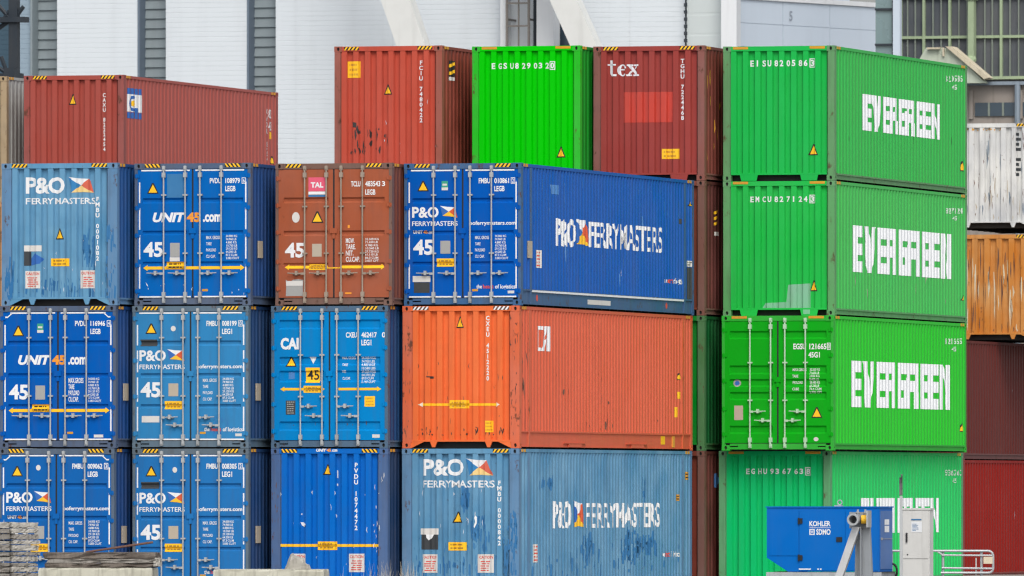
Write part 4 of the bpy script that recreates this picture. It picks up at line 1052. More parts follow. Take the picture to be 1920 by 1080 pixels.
g1.hazard(); g1.label_sticker(fb(g1, z2, 153,345,223,438), 'yellow', 'amber', 3); g1.sign(fb(g1, z2, 355,472,406,532)); g1.vertical('FCIU 7480422', fb(g1, z2, 562,340,581,688))
scratches(g1, fb(g1, z2, 170,690,390,870), 'scar', 26, 31, ln=(.04, .3), wd=(.006, .03)); scratches(g1, fb(g1, z2, 330,500,660,860), 'rubbed', 6, 32, ln=(.03, .12)); blot(g1, [g1.fr(*z2(*p)) for p in ((178,685),(205,690),(206,718),(180,715))], 'scar')
x0, y0, x1, y1 = sb(g1, z2, 729,340,756,452)
g1.decal('hazard_sticker', [(rect(x0, y0 + .2 * (y1 - y0), x1, y1), 0, .005), (rect(x0, y0, x1, y0 + .18 * (y1 - y0)), 2, .005)] + [([(x0, y0 + k * (y1 - y0)), (x1, y0 + (k + .14) * (y1 - y0)), (x1, y0 + (k + .3) * (y1 - y0)), (x0, y0 + (k + .16) * (y1 - y0))], 1, .009) for k in (.26, .64)], [M['black'], M['yellow'], M['pale']], 'side')
g2 = plain_box('vivid plain green container with white code letters between two red containers', 1088, ZB, row(1), (0,192,0), (0,184,4), W=2.44, srgb=(0,130,22), pk=dict(fade=.06, dirt=.05, rust=0, dent=.1, fadec=C(10,196,10)), sk=dict(fade=.1, dirt=.2, rust=.05), ft=.05, post=.14)  # darker side green carries the shade between neighbours
g2.hazard(plain='amber')
def flats(c):
    """centres of the outer and inner flats of a corrugated end"""
    pr = c.fprof; return [(pr[i][0] + pr[i + 1][0]) / 2 for i in range(0, len(pr) - 1, 2)]
def on_flats(c, s_, box, boxed):
    """one character per flat of the corrugation, as the stencils are laid out"""
    fl = flats(c); mid = (box[0] + box[2]) / 2; n_ = len(s_)
    i0 = min(range(max(1, len(fl) - n_ + 1)), key=lambda i: abs((fl[i] + fl[i + n_ - 1]) / 2 - mid))
    out = []; hw = (fl[1] - fl[0]) * .30
    for i, ch in enumerate(s_):
        x = fl[i0 + i]; q = hw * (.35 if ch in '1I' else 1)
        out += fit(text2d(ch, .03), (x - q, box[1], x + q, box[3]))
        if boxed and i == n_ - 1:
            a, b_, c_, d_ = x - hw - .022, box[1] - .03, x + hw + .022, box[3] + .03; t = .016
            out += [(r_, 0) for r_ in (rect(a, b_, c_, b_ + t), rect(a, d_ - t, c_, d_), rect(a, b_ + t, a + t, d_ - t), rect(c_ - t, b_ + t, c_, d_ - t))]
    return c.decal('code_lettering', out, M['white'])
def spaced(c, Z, s_, x0, x1, y0, y1, boxed=True, surf='front', ww=.72, mat='white'):
    if surf == 'front': return on_flats(c, s_, fb(c, Z, x0, y0, x1, y1), boxed)
    n_ = len(s_); st = (x1 - x0) / n_
    for i, ch in enumerate(s_):
        if ch == ' ': continue
        bx = fb(c, Z, x0 + i * st + st * (1 - ww) / 2, y0, x0 + i * st + st * (1 + ww) / 2, y1) if surf == 'front' else sb(c, Z, x0 + i * st + st * (1 - ww) / 2, y0, x0 + i * st + st * (1 + ww) / 2, y1)
        if ch in '1I': m_ = (bx[0] + bx[2]) / 2; q = (bx[2] - bx[0]) * .18; bx = (m_ - q, bx[1], m_ + q, bx[3])
        c.text(ch, bx, mat, bold=.02, surf=surf, name='code_lettering')
        if boxed and i == n_ - 1:
            a, b_, c_, d_ = bx; t = .02; a -= .035; c_ += .035; b_ -= .035; d_ += .035
            c.decal('check_digit', [(r_, 0) for r_ in (rect(a, b_, c_, b_ + t), rect(a, d_ - t, c_, d_), rect(a, b_ + t, a + t, d_ - t), rect(c_ - t, b_ + t, c_, d_ - t))], M['white'], surf, .006)
spaced(g2, z2, 'EGSU8290320', 1012, 1295, 352, 388, ww=.66); g2.sign(fb(g2, z2, 1326,822,1382,886))
ptex = dict(fade=.25, dirt=.3, rust=.15, fadec=C(164,84,78))
g3 = plain_box('dark red container with white lower-case lettering and an orange-red repaint patch', 1321, ZB, row(1), (146,60,54), (142,70,58), srgb=(105,52,42), pk=ptex, ft=.3, post=.15)  # sides in this column darker than their ends: gap shade in the colour
g3.hazard(); g3.decal('company_lettering', fit(serif_tex(), fb(g3, zf(0,0,1), 1137,112,1197,143)), M['white'])
g3.rect('repaint_patch', fb(g3, zf(0,0,1), 1168,172,1262,230), 'redpatch'); g3.vertical('TGHU 7224468', fb(g3, zf(0,0,1), 1275,110,1283,225)); g3.label_sticker(fb(g3, zf(0,0,1), 1241,279,1273,298), 'yellow', 'amber', 2)
scratches(g3, (.3, .3, 1.9, 2.6), 'amber', 14, 41, 'side', (.1, .4), (.02, .05))
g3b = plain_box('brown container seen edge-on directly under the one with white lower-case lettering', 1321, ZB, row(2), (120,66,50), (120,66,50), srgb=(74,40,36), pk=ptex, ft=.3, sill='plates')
for k in range(3): blot(g3b, [(y, z) for y, z in ((.9, 2.2 - .12 * k), (1.2, 2.26 - .12 * k), (1.2, 2.32 - .12 * k), (.9, 2.26 - .12 * k))], 'yellow', surf='side')
g3b.rect('sticker', (.95, 1.75, 1.25, 1.83), 'pale', 'side')
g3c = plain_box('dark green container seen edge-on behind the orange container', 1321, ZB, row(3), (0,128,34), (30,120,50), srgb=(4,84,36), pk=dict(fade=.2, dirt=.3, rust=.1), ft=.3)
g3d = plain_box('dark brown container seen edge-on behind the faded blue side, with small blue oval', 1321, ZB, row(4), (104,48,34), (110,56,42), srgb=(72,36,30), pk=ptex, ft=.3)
p = [(1.05 + .22 * math.cos(t * math.pi / 8), 2.28 + .165 * math.sin(t * math.pi / 8)) for t in range(16)]; g3d.decal('blue_oval', [(p, 0)], M['bluestreak'], 'side')
# the green stack with block lettering
M['code_pale'] = flat('worn_white_code', (.52, .66, .54))
M['bw'] = flat('block_letter_white', (.80, .82, .84), wear=.12)
def block_letters(c, Z, x0, x1, yt, yb):
    a = sb(c, Z, x0, yt, x1, yb); c.decal('block_lettering', fit(block_word(), a), M['bw'], 'side', .006)
eg = dict(fade=.3, dirt=.22, rust=.12)
def side_code(c, Z, x0, x1, y0, y1, word, typ):
    spaced(c, Z, word, x0, x1, y0, y1, False, 'side', .45, 'code_pale'); w_ = x1 - x0
    spaced(c, Z, typ, x0 + .38 * w_, x0 + .66 * w_, y1 + (y1 - y0) * .45, y1 + (y1 - y0) * 1.25, False, 'side', .5, 'code_pale')
e1 = plain_box('topmost green container of the white block lettered stack, with a clean corrugated end', 1565, ZB, row(1), (26,172,72), (88,150,92), srgb=(56,172,76), pk=dict(eg, fadec=C(52,178,92)), ft=.15)
e1.hazard(plain='amber'); spaced(e1, zf(0,0,1), 'EISU8205863', 1402, 1519, 112, 125); e1.sign(fb(e1, zf(0,0,1), 1515,270,1534,291)); block_letters(e1, z3, 1016, 1444, 528, 732); side_code(e1, z3, 1478, 1578, 424, 460, '820586', '45')
e1.sign(sb(e1, z3, 1560,905,1586,962), 'side'); scratches(e1, (1, .5, 11.5, 2.4), 'scar', 8, 51, 'side', (.05, .2), (.01, .03))
e2 = plain_box('green container with a pale mint repainted patch at the bottom of its end', 1565, ZB, row(2), (30,176,70), (84,158,92), srgb=(70,178,84), pk=dict(eg, fadec=C(64,180,96)), ft=.15)
e2.hazard(plain='amber'); spaced(e2, z7, 'EMCU8271243', 208, 594, 158, 196); e2.sign(fb(e2, z7, 588,680,638,748)); block_letters(e2, z7, 855, 1466, 338, 627); side_code(e2, z7, 1435, 1542, 232, 266, '827124', '45')
P_ = [(290,856),(310,822),(440,815),(452,708),(590,700),(590,860)]
q = [e2.fr(*z7(*p)) for p in P_]; e2.decal('repaint_patch', [([q[0], q[1], q[2], e2.fr(*z7(440,857))], 0), ([e2.fr(*z7(440,857)), q[2], q[3], q[4], q[5]], 0)], M['mint'])
e2.decal('repaint_patch', [(rect(*fb(e2, z7, 550,862,592,890)), 0)], M['mint'], .012)
e2.sign(sb(e2, z7, 1532,772,1552,806), 'side'); scratches(e2, (.5, .4, 11, 1.2), 'mull', 12, 52, 'side', (.1, .5), (.02, .05))
pe3 = PT('bright_green_door_paint', (16,158,26), fade=.1, dirt=.12, rust=.02, rough=.4, spec=.06, fadec=C(24,168,34)); fe3 = PT('bright_green_frame', (36,165,44), fade=.2, dirt=.2, rust=.1)
se3 = PT('bright_green_side_paint', (36,188,40), fade=.12, dirt=.12, rust=.03)
e3 = Box('bright green container with white lock rods on its doors and block lettering along its side', 1563, ZB - .6, row(3), WP, HC, L40, 'door', 'std', pe3, fe3, se3, post=.066)
e3.doors(EB, pe3, PT('white_rod_paint', (170,205,172), fade=.2, dirt=.2, rust=.1), stag=(.74,.815,1), tick=(.34, .65)); e3.hazard(plain='amber')
TE = (50, 45, 685, 840); g = lambda *q: e3.F(*fbx(TE, *q))
e3.text('EGSU', g(488,220,566,256), bold=.028, name='code_lettering'); e3.text('121665', g(586,220,690,256), bold=.028, name='code_lettering'); x0, y0, x1, y1 = g(694,216,716,260)
t = .014; e3.decal('check_digit', [(r_, 0) for r_ in (rect(x0, y0, x1, y0 + t), rect(x0, y1 - t, x1, y1), rect(x0, y0 + t, x0 + t, y1 - t), rect(x1 - t, y0 + t, x1, y1 - t))] + fit(text2d('0', .01), (x0 + .022, y0 + .026, x1 - .022, y1 - .026)), M['white'])
e3.text('45G1', g(580,273,650,308), bold=.028, name='code_lettering')
for i, (wd, ww, nm) in enumerate((('MAX.GROSS', 84, '32.500 KG\n71.650 LB'), ('TARE', 36, '3.820 KG\n8.420 LB'), ('PAYLOAD', 62, '28.680 KG\n63.230 LB'), ('CUBE', 40, '76.4 CUM\n2.700 CFT'))):
    y = 374 + i * 40; e3.text(wd, g(482, y, 482 + ww, y + 17), bold=.015, name='data_lettering'); e3.text(nm, g(586, y, 648 + (14 if i == 3 else 0), y + 36), bold=.01, name='data_lettering')
round_sticker(e3, g(118,442,166,488), 'plate', 'flagblue'); e3.rect('sticker', g(126,605,180,695), 'pink' if False else 'tan'); e3.sign(g(598,615,665,682)); round_sticker(e3, g(612,802,642,828), 'pale')
block_letters(e3, n3, 846, 1459, 318, 606); side_code(e3, n3, 1430, 1538, 180, 216, '121665', '45'); e3.sign(sb(e3, n3, 1522,708,1545,760), 'side')
e4 = plain_box('lowest green container of the block lettered stack, behind the blue generator', 1557, ZB, row(4), (8,186,104), (84,162,106), srgb=(40,196,98), pk=dict(eg, fadec=C(36,180,108)), ft=.15)
e4.hazard(plain='amber'); spaced(e4, n7, 'EGHU9367638', 120, 520, 132, 168); block_letters(e4, n7, 869, 1370, 322, 548); side_code(e4, n7, 1412, 1526, 140, 178, '936763', '45')
# far right stack, further back
ZW = 280
pw = PT('worn_white_paint', (214,214,210), fade=.6, dirt=.7, rust=.5, fadec=C(150,155,165)); fw = framep('rusty_cream_frame', (215,190,150), .25, rust=1.)
wl_ = Box('white container with grey worn streaks and rusty top rail, topmost at the far right', 1947, ZW, 8.535, 2.44, 2.585, 6.06, 'closed', 'std', pw, fw, post=.12, sill='lugs', pitch=.285)
wl_.hazard(); scratches(wl_, (-1.0, .3, 1.0, 2.3), 'gutter', 22, 61, ln=(.15, .6), wd=(.012, .028), lean=.03); scratches(wl_, (-1.0, .3, 1.0, 2.4), 'rustc', 34, 62, ln=(.04, .24), wd=(.006, .014), lean=.05); a0, b0, a1, b1 = wl_.fbox(1905,245,1913,330); scratches(wl_, (-1.0, .2, 1.0, 1.6), 'tan', 16, 66, ln=(.1, .5), wd=(.01, .022), lean=.03); wl_.decal('number_lettering', [(rect(a0, b0 + (b1 - b0) * i / 9, a0 + (a1 - a0) * (.6 + .4 * (i % 2)), b0 + (b1 - b0) * (i + .6) / 9), 0) for i in range(9) if i != 4], M['char'])
scratches(wl_, (-1.1, 2.40, 1.1, 2.50), 'amber', 22, 63, ln=(.05, .3), wd=(.015, .03), lean=.03)
po_ = PT('rusted_ochre_paint', (186,116,44), fade=.7, dirt=.5, rust=.6, fadec=C(204,166,112)); fo = framep('rusty_ochre_frame', (205,160,100), .2, rust=1.)
wo_ = Box('rusty ochre container with pale worn ridges, directly under the white one', 1947, ZW, 5.78, 2.44, 2.60, 6.06, 'closed', 'std', po_, fo, post=.12, sill='lugs', pitch=.29)
wo_.hazard(); scratches(wo_, (-1.0, .2, 1.0, 2.4), 'canopyc', 30, 64, ln=(.3, 1.), wd=(.012, .026), lean=.02); scratches(wo_, (-1.0, .2, 1.0, 2.4), 'rustc', 46, 65, ln=(.2, .9), wd=(.008, .02), lean=.02)
wm = plain_box('dark maroon container showing its long side under the rusty ochre one', 1806, 277, 2.815, (104,44,42), (104,44,42), srgb=(92,32,26), pk=dict(fade=.2, dirt=.3, rust=.1), ft=.2)
wr = plain_box('deep red container at the bottom right, under the dark maroon one', 1806, 277, -.10, (140,32,22), (140,36,26), srgb=(138,20,8), pk=dict(fade=.2, dirt=.25, rust=.1, fadec=C(118,28,22)), ft=.2)
for c_, n_ in ((wm, 71), (wr, 72)):
    scratches(c_, (5, .4, 11, 2.5), 'rubbed', 5, n_, 'side', (.05, .2), (.01, .03))
wm.vertical('45G1', (7.6, 1.9, 7.9, 2.6), 'side', 'plate')
# far left
lc = Box('cream container with rusty yellow corner post and weathered grey side beside the dusty red one', 12.5, 264.5, row(1), 2.44, HC, L40, 'closed', 'std', PT('cream_container_paint', (178,164,138), fade=.4, dirt=.5, rust=.4), framep('rusty_yellow_frame', (178,154,118), .25, rust=.8), PT('weathered_grey_side', (165,168,165), fade=.5, dirt=.5, rust=.3), post=.15)
lc.hazard(); lc.rect('repaint_patch', (2.0, .5, 3.2, 1.9), 'bluestreak', 'side')
lt = Box('tan container just showing at the left edge behind the faded light blue one', 12.5, 264.5, row(2), 2.44, HC, L40, 'closed', 'std', PT('tan_container_paint', (190,150,100), fade=.4, dirt=.5, rust=.6), framep('tan_frame', (190,140,85), .2, rust=.9), PT('tan_side_paint', (150,120,85), fade=.4, dirt=.5, rust=.4), post=.15)

# ================================================================== things in front of the stacks
M['slab'] = paint('weathered_concrete', (.33, .315, .28), fade=.7, dirt=1., rust=.0, rough=.9, dent=.25, fadec=(.50, .48, .44), scale=2.2)
M['slabdark'] = paint('dark_weathered_concrete', (.20, .185, .165), fade=.8, dirt=1., rust=.2, rough=.9, dent=.25, fadec=(.36, .34, .31), scale=2.5)
M['rotten'] = paint('rotten_dark_timber', (.075, .06, .05), fade=.8, dirt=.8, rust=.3, rough=.9, dent=.6, fadec=(.24, .21, .18), scale=3)
M['slabgreen'] = paint('mossy_concrete', (.44, .43, .35), fade=.6, dirt=.8, rust=.0, rough=.9, dent=.5, fadec=(.56, .55, .48), scale=2)
def rough_slab(L_, D_, h_, seed, jag=.03, nx=13, ny=7):
    """a slab with broken, uneven edges: a jittered closed box, base at z = 0"""
    rr = random.Random(seed); b = MB(); ring = []
    per = [(x / nx, 0) for x in range(nx)] + [(1, y / ny) for y in range(ny)] + [(1 - x / nx, 1) for x in range(nx)] + [(0, 1 - y / ny) for y in range(ny)]
    levels = [0, .15, .50, .88, 1.]; n = len(per); off = [rr.uniform(-jag, jag) for _ in per]
    for k, f in enumerate(levels):
        for i, (x, y) in enumerate(per):
            ins = (.010 if k in (0, 4) else 0) + max(0, off[i] * .6 + rr.uniform(-jag, jag) * .9)
            px = min(max(x * L_, ins), L_ - ins); py = min(max(y * D_, ins), D_ - ins)
            b.v.append((px + rr.uniform(-.004, .004), py + rr.uniform(-.004, .004), f * h_ + (rr.uniform(-.012, .012) * (1 if 0 < k < 4 else .35))))
    for k in range(len(levels) - 1):
        for i in range(n):
            j = (i + 1) % n; b.f.append((k*n + i, k*n + j, (k+1)*n + j, (k+1)*n + i)); b.m.append(0)
    b.f.append(tuple(reversed(range(n)))); b.m.append(0)
    b.f.append(tuple((len(levels) - 1) * n + i for i in range(n))); b.m.append(0)
    return b
def slab(pos, rz, L_, D_, h_, seed, mat, label, group, jag=.03, name='concrete_slab', tilt=0):
    o = rough_slab(L_, D_, h_, seed, jag).build(name, mat); o.location = pos; o.rotation_euler = (0, tilt, rz)
    return tag(o, label, 'slab', group, 'thing')
# tall pile: corner towards the camera at px 22
ZS = 214.; zc = lambda py, Z=ZS: CAMZ + (HY - py) / F * Z
edges = [978, 990, 1000, 1012, 1021, 1033, 1042, 1053, 1062, 1073, 1082]
WORDS = 'topmost second third fourth fifth sixth seventh eighth ninth tenth'.split()
LOOK = ['tan-topped', 'chipped', 'dark broken', 'pale', 'cracked grey', 'dark', 'pale', 'dark crumbling', 'grey', 'dark']
pile = [('slabdark' if 'dark' in LOOK[i] else 'slab', '%s slab, %s from the top on the near side of the tall pile' % (LOOK[i], WORDS[i])) for i in range(10)]
rot = math.radians(28)
for i, (m_, lb) in enumerate(pile):
    zt_, zb_ = zc(edges[i]), zc(edges[i + 1]); rr = random.Random(90 + i)
    p = at(23 + rr.uniform(-2, 2), HY, ZS); p.z = zb_
    slab(p, rot + rr.uniform(-.05, .05), .56 + rr.uniform(-.03, .03), 1.3, zt_ - zb_ - rr.uniform(.006, .03), 300 + i, M[m_], lb, 'tall pile of concrete slabs', .026)
p = at(14, HY, ZS); p.z = -.108
slab(p, rot, .56, 1.4, zc(edges[10]) + .108 - .006, 320, M['slabdark'], 'square concrete block carrying the tall slab pile, below the picture edge', 'tall pile of concrete slabs', name='concrete_block')
# left half of the tall pile: slabs running away to the left
for i in range(10):
    rr = random.Random(50 + i); p = at(22.5, HY, ZS + .02); zb_ = zc(edges[i + 1]); p.z = zb_
    d = 1.2; v = Vector((-math.cos(math.radians(12)), math.sin(math.radians(12)), 0)) * d
    q = p + v; q.z = zb_
    slab(q + Vector((-.02, -.01, 0)), math.radians(-12) + rr.uniform(-.02, .02), d - .03, .5, zc(edges[i]) - zb_ - rr.uniform(.006, .03), 400 + i, M['slab' if i in (0, 3, 6) else 'slabdark'],
         '%s slab, %s from the top on the receding side of the tall pile' % ('pale' if i in (0, 3, 6) else 'dark', WORDS[i]), 'tall pile of concrete slabs', .026)
# low pile
Z2 = 213.
def slab_px(pxa, pxb, pyt, pyb, Z, D_, mat, label, seed, group=None, jag=.03, rz=-.06, name='concrete_slab', tilt=0):
    p = at(pxa, pyb, Z); L_ = (pxb - pxa) / F * Z
    return slab(p, rz, L_, D_, zc(pyt, Z) - zc(pyb, Z), seed, mat, label, group, jag, name, tilt)
slab_px(80, 292, 1036, 1048, Z2, 1.2, M['rotten'], 'dark rotten plank layer on top of the low pile', 501, 'low rotten pile', .05, name='rotten_plank')
slab_px(86, 294, 1048.3, 1056, Z2, 1.2, M['slabdark'], 'grey broken slab under the rotten top layer of the low pile', 502, 'low rotten pile', .05)
slab_px(84, 288, 1056.3, 1064.5, Z2, 1.15, M['rotten'], 'dark crumbling layer lying on the pale thick slab of the low pile', 503, 'low rotten pile', .06, name='rotten_plank')
slab_px(72, 287, 1065, 1100, Z2, 1.2, M['slabgreen'], 'thick pale mossy slab under the rotten layers of the low pile', 504, 'low rotten pile', .02)
slab_px(74, 289, 1101, 1146, Z2, 1.2, M['slab'], 'lowest slab of the low pile, below the picture edge', 505, 'low rotten pile', .02)
b = MB(); b.cyl((0, 0, 0), ((285 - 160) / F * Z2, .25, (1043 - 1024.5) / F * Z2), .022, 7); o = b.build('rusty_bar', M['rustc']); o.location = at(160, 1038.5, Z2 - .05) + Vector((0, .3, .03)); tag(o, kind='thing'); tag(o, 'rusty brown bar lying slanted over the low rotten pile', 'bar')
b = rough_slab(.17, .2, .16, 77, .05, 6, 4); o = b.build('concrete_chunk', M['slab']); o.location = at(286, 1062, Z2 - .1); tag(o, 'pale broken lump at the right end of the low rotten pile', 'chunk')
# third pile
slab_px(399, 608, 1068, 1100, Z2, 1.3, M['slabgreen'], 'long pale slab carrying a broken lump, before the royal blue container', 506, 'long slab pile', .02)
slab_px(401, 606, 1101, 1146, Z2, 1.3, M['slab'], 'lower slab under the long pale slab, below the picture edge', 507, 'long slab pile', .02)
P_ = [(532,1067),(536,1058),(541,1048),(545,1039),(550,1036),(552,1041),(560,1042),(570,1046),(572,1055),(580,1059),(582,1067)]
rr = random.Random(5); b = MB(); o3 = at(556, 1067.6, Z2 + .3)
pts = [((x - 556) / F * Z2, (1067 - y) / F * Z2) for x, y in P_][::-1]
for k, (d, sc) in enumerate(((0, .86), (.12, 1.), (.34, .95), (.46, .7))):
    for a, z in pts: b.v.append((a * sc + rr.uniform(-.012, .012), d + rr.uniform(-.02, .02), max(0, z * sc + rr.uniform(-.012, .012))))
n = len(pts)
for k in range(3):
    for i in range(n): j = (i + 1) % n; b.f.append((k*n + i, (k+1)*n + i, (k+1)*n + j, k*n + j)); b.m.append(0)
b.f.append(tuple(range(n))); b.m.append(0); b.f.append(tuple(3*n + i for i in reversed(range(n)))); b.m.append(0)
o = b.build('concrete_chunk', M['slab']); o.location = o3; tag(o, 'jagged pale concrete lump standing on the long slab', 'chunk')
# dry weeds before the faded blue end
M['straw'] = flat('dry_straw', (.40, .38, .33), wear=.4); M['strawd'] = flat('dark_straw', (.10, .09, .08), wear=.4)
b = MB(); rr = random.Random(9)
for i in range(90):
    px = rr.choice((rr.gauss(735, 9), rr.gauss(770, 9), rr.gauss(690, 25), rr.gauss(770, 14))); top = rr.uniform(1050, 1082); p0 = at(px, HY, 226 + rr.uniform(-1.5, 3)); p0.z = -.1
    p2 = at(px + rr.uniform(-10, 10), top, p0.y + CAMD); p1 = (p0 + p2) / 2 + Vector((rr.uniform(-.04, .04), 0, .05))
    m_ = 0 if rr.random() < .6 else 1
    b.cyl(p0, p1, .006, 4, m_, .005, False); b.cyl(p1, p2, .005, 4, m_, .001, False)
    if rr.random() < .3: b.cyl(p1, p1 + Vector((rr.uniform(-.12, .12), 0, rr.uniform(.05, .15))), .004, 4, m_, .001, False)
o = b.build('dry_weeds', [M['straw'], M['strawd']]); tag(o, 'dry grey weeds growing before the faded light blue container', 'weeds', kind='stuff')

# ---- generator
ZG = 222.; gr_ = at(1649, HY, ZG); gr_.z = -.11
GW = (1649 - 1438) / F * ZG / math.cos(TH) * .995; GD = 1.05
gen = empty('generator', gr_ - EX * (GW / 2), -TH, 'blue enclosed power generator with white lettering and a lifting ring, before the green stack', 'generator')
gx = lambda px: ((px - 960) / F * ZG - gr_.x) / math.cos(TH) * .985 + GW / 2
gz = lambda py: CAMZ + (HY - py) / F * ZG + .11
M['gblue'] = paint('generator_blue', C(0,98,180), fade=.08, dirt=.12, rust=0, rough=.4, dent=.05, spec=.08); M['gblue2'] = paint('generator_end_blue', C(70,110,170), fade=.2, dirt=.2, rust=0, rough=.35, dent=.05)
M['gblack'] = flat('black_fitting', (.012, .013, .016)); h_ = GW / 2
b = MB(); fn = lambda a, z, d: (a, d, z); zB, zT = gz(1072), gz(952)
b.prism([(gx(1476), zB), (h_, zB), (h_, zT), (-h_, zT), (-h_, gz(1046))], fn, 0, GD)
body = b.build('body', M['gblue'], gen)
b = MB(); b.box(-h_ - .02, h_ + .02, -.02, GD + .02, zT + .001, zT + .025); b.build('roof', M['gblue'], gen)
b = MB(); b.box(gx(1498), gx(1584), -.014, -.003, gz(1070), gz(957)); dr = b.build('door', M['gblue'], gen)
b = MB(); b.box(gx(1441), gx(1496.6), -.011, -.003, gz(1042), gz(957)); b.build('door', M['gblue'], gen)
b = MB(); b.box(gx(1586), h_ - .03, -.011, -.003, gz(1070), gz(957)); b.build('side_panel', M['gblue'], gen)
for py in (977, 1046):
    b = MB(); b.box(gx(1496), gx(1504), -.035, -.015, gz(py + 5), gz(py - 5)); b.cyl((gx(1497), -.03, gz(py + 6)), (gx(1497), -.03, gz(py - 6)), .018, 8); b.build('hinge', M['gblack'], dr)
b = MB(); b.box(gx(1568), gx(1579), -.03, -.015, gz(1016), gz(1007)); b.build('latch', M['gblack'], dr)
b = MB()
for p, m_ in fit(text2d('KOHLER', .03), (gx(1517), gz(987), gx(1557), gz(977))) + fit(text2d('SDMO', .03), (gx(1530), gz(1003), gx(1557), gz(992))): b.face([(a, -.018, z) for a, z in p])
b.face([(a, -.018, z) for a, z in rect(gx(1517), gz(990), gx(1557), gz(989.2))])
for r_ in (rect(gx(1517), gz(1003), gx(1527), gz(1001.5)), rect(gx(1517), gz(993.5), gx(1527), gz(992)), rect(gx(1517), gz(1001.5), gx(1519), gz(993.5)), rect(gx(1525), gz(1001.5), gx(1527), gz(993.5)), rect(gx(1521), gz(1000), gx(1523), gz(995))): b.face([(a, -.018, z) for a, z in r_])
b.build('lettering', M['white'], dr)
b = MB()
for a0, a1 in ((1497, 1520), (1532, 1535), (1537, 1540)): b.face([(a, -.018, z) for a, z in rect(gx(a0), gz(1068.5), gx(a1), gz(1066.2))])
b.build('small_lettering', M['white'], dr)
b = MB(); b.box(h_ + .001, h_ + .012, .05, GD - .05, zB + .05, zT - .06); ep = b.build('end_panel', M['gblue2'], gen)
b = MB()
for z0, z1 in ((gz(984), gz(974)), (gz(998), gz(986))):
    b.face([(h_ + .016, y, z) for y, z in rect(.35, z0, .72, z1)])
b.build('sticker', M['white'], ep)
b = MB(); b.box(h_ + .0125, h_ + .02, .06, GD - .06, gz(1011), gz(1010)); b.box(h_ + .013, h_ + .03, .08, .14, gz(1012.5), gz(1008)); b.build('panel_seam', M['plate'], ep)
b = MB(); N = 16; rx = gx(1567)
for i in range(N):
    t0, t1 = 2 * math.pi * i / N, 2 * math.pi * (i + 1) / N; r_ = .045
    b.cyl((rx + r_ * math.cos(t0), .3, zT + .10 + r_ * math.sin(t0)), (rx + r_ * math.cos(t1), .3, zT + .10 + r_ * math.sin(t1)), .014, 6)
b.box(rx - .09, rx + .05, .22, .38, zT + .025, zT + .05); b.build('lifting_ring', M['galv'], gen)
b = MB(); b.box(-h_ + .0, h_ + .05, -.05, GD + .05, 0, zB - .012); b.build('skid', M['galv'], gen)
b = MB()
for px in (1470, 1640): b.box(gx(px) - .2, gx(px) + .2, -.0, GD, zB - .012, zB - .001)
b.build('rubber_mount', M['gblack'], gen)

# ---- steel pipe trestle in front of the generator
ZP = 216.; tr = at(1612, HY, ZP); tr.z = -.11
tp = empty('pipe_trestle', tr, -TH, 'grey steel pipe end with yellow inner band on a raking steel trestle', 'trestle')
def tl(px, py, dep=0.):
    q = at(px, py, ZP) - tr; return Vector((q.x / math.cos(TH) * .99, dep, q.z))
M['brace'] = paint('pale_galvanised_brace', (.50, .51, .52), fade=.4, dirt=.4, rust=.1, rough=.5, dent=0); M['pgrey'] = paint('grey_painted_steel', (.25, .27, .29), fade=.4, dirt=.5, rust=.15, dent=0)
def bar4(p0, p1, wd, dp):
    """rectangular steel section from p0 to p1: wd across in x, dp in depth"""
    b = MB(); q = [(p0.x - wd / 2, p0.z), (p0.x + wd / 2, p0.z), (p1.x + wd / 2, p1.z), (p1.x - wd / 2, p1.z)]
    b.prism(q, lambda a, z, d: (a, d, z), p0.y, p0.y + dp); return b
k_ = (1604 - 1576) / (990 - 1080.)
bar4(Vector((tl(1576 + k_ * (1150 - 1080), 1150).x, 0, 0.0)), tl(1605, 988), .145, .12).build('raking_brace', M['brace'], tp)
bar4(Vector((tl(1600, 1150).x, .25, 0.0)), tl(1603, 1000, .25), .10, .12).build('raking_brace', M['pgrey'], tp)
b = MB(); q = [(tl(1604, 1080).x, 0), (tl(1634, 1080).x, 0), (tl(1627, 985).x, tl(0, 985).z), (tl(1609, 985).x, tl(0, 985).z)]; b.prism(q, fn, .14, .24); b.box(tl(1612, 0).x, tl(1614, 0).x, .02, .14, 0, tl(0, 988).z); b.build('upright', M['pgrey'], tp)
pc = tl(1605, 974); b = MB(); N = 24; ro, ri = .115, .078
def ringpt(t, r_, y, dx=0): return (pc.x + dx + r_ * math.cos(t), y, pc.z + r_ * math.sin(t))
y0, y1 = -.25, .40
for i in range(N):
    t0, t1 = 2 * math.pi * i / N, 2 * math.pi * (i + 1) / N
    b.face([ringpt(t0, ri, y0), ringpt(t1, ri, y0), ringpt(t1, ro, y0), ringpt(t0, ro, y0)])
    b.face([ringpt(t0, ro, y0), ringpt(t1, ro, y0), ringpt(t1, ro, y0 + .06), ringpt(t0, ro, y0 + .06)])
    b.face([ringpt(t0, ri, y0), ringpt(t0, ri, y1), ringpt(t1, ri, y1), ringpt(t1, ri, y0)])
b.face([ringpt(2 * math.pi * i / N, ri, y1) for i in range(N)])
b.build('pipe_flange', M['galv'], tp)
b = MB(); b.cyl((pc.x, y0 + .06, pc.z), (pc.x, y1 + .35, pc.z), .098, 20, 0, None, False)
b.build('pipe', M['pgrey'], tp)
b = MB(); b.cyl((pc.x + .10, .02, pc.z), (pc.x + .235, .05, pc.z), .082, 16); b.build('yellow_sleeve', M['flagyellow'], tp)
b = MB(); b.box(pc.x + .236, pc.x + .262, -.14, .16, pc.z - .15, pc.z + .17); b.build('end_plate', M['galv'], tp)
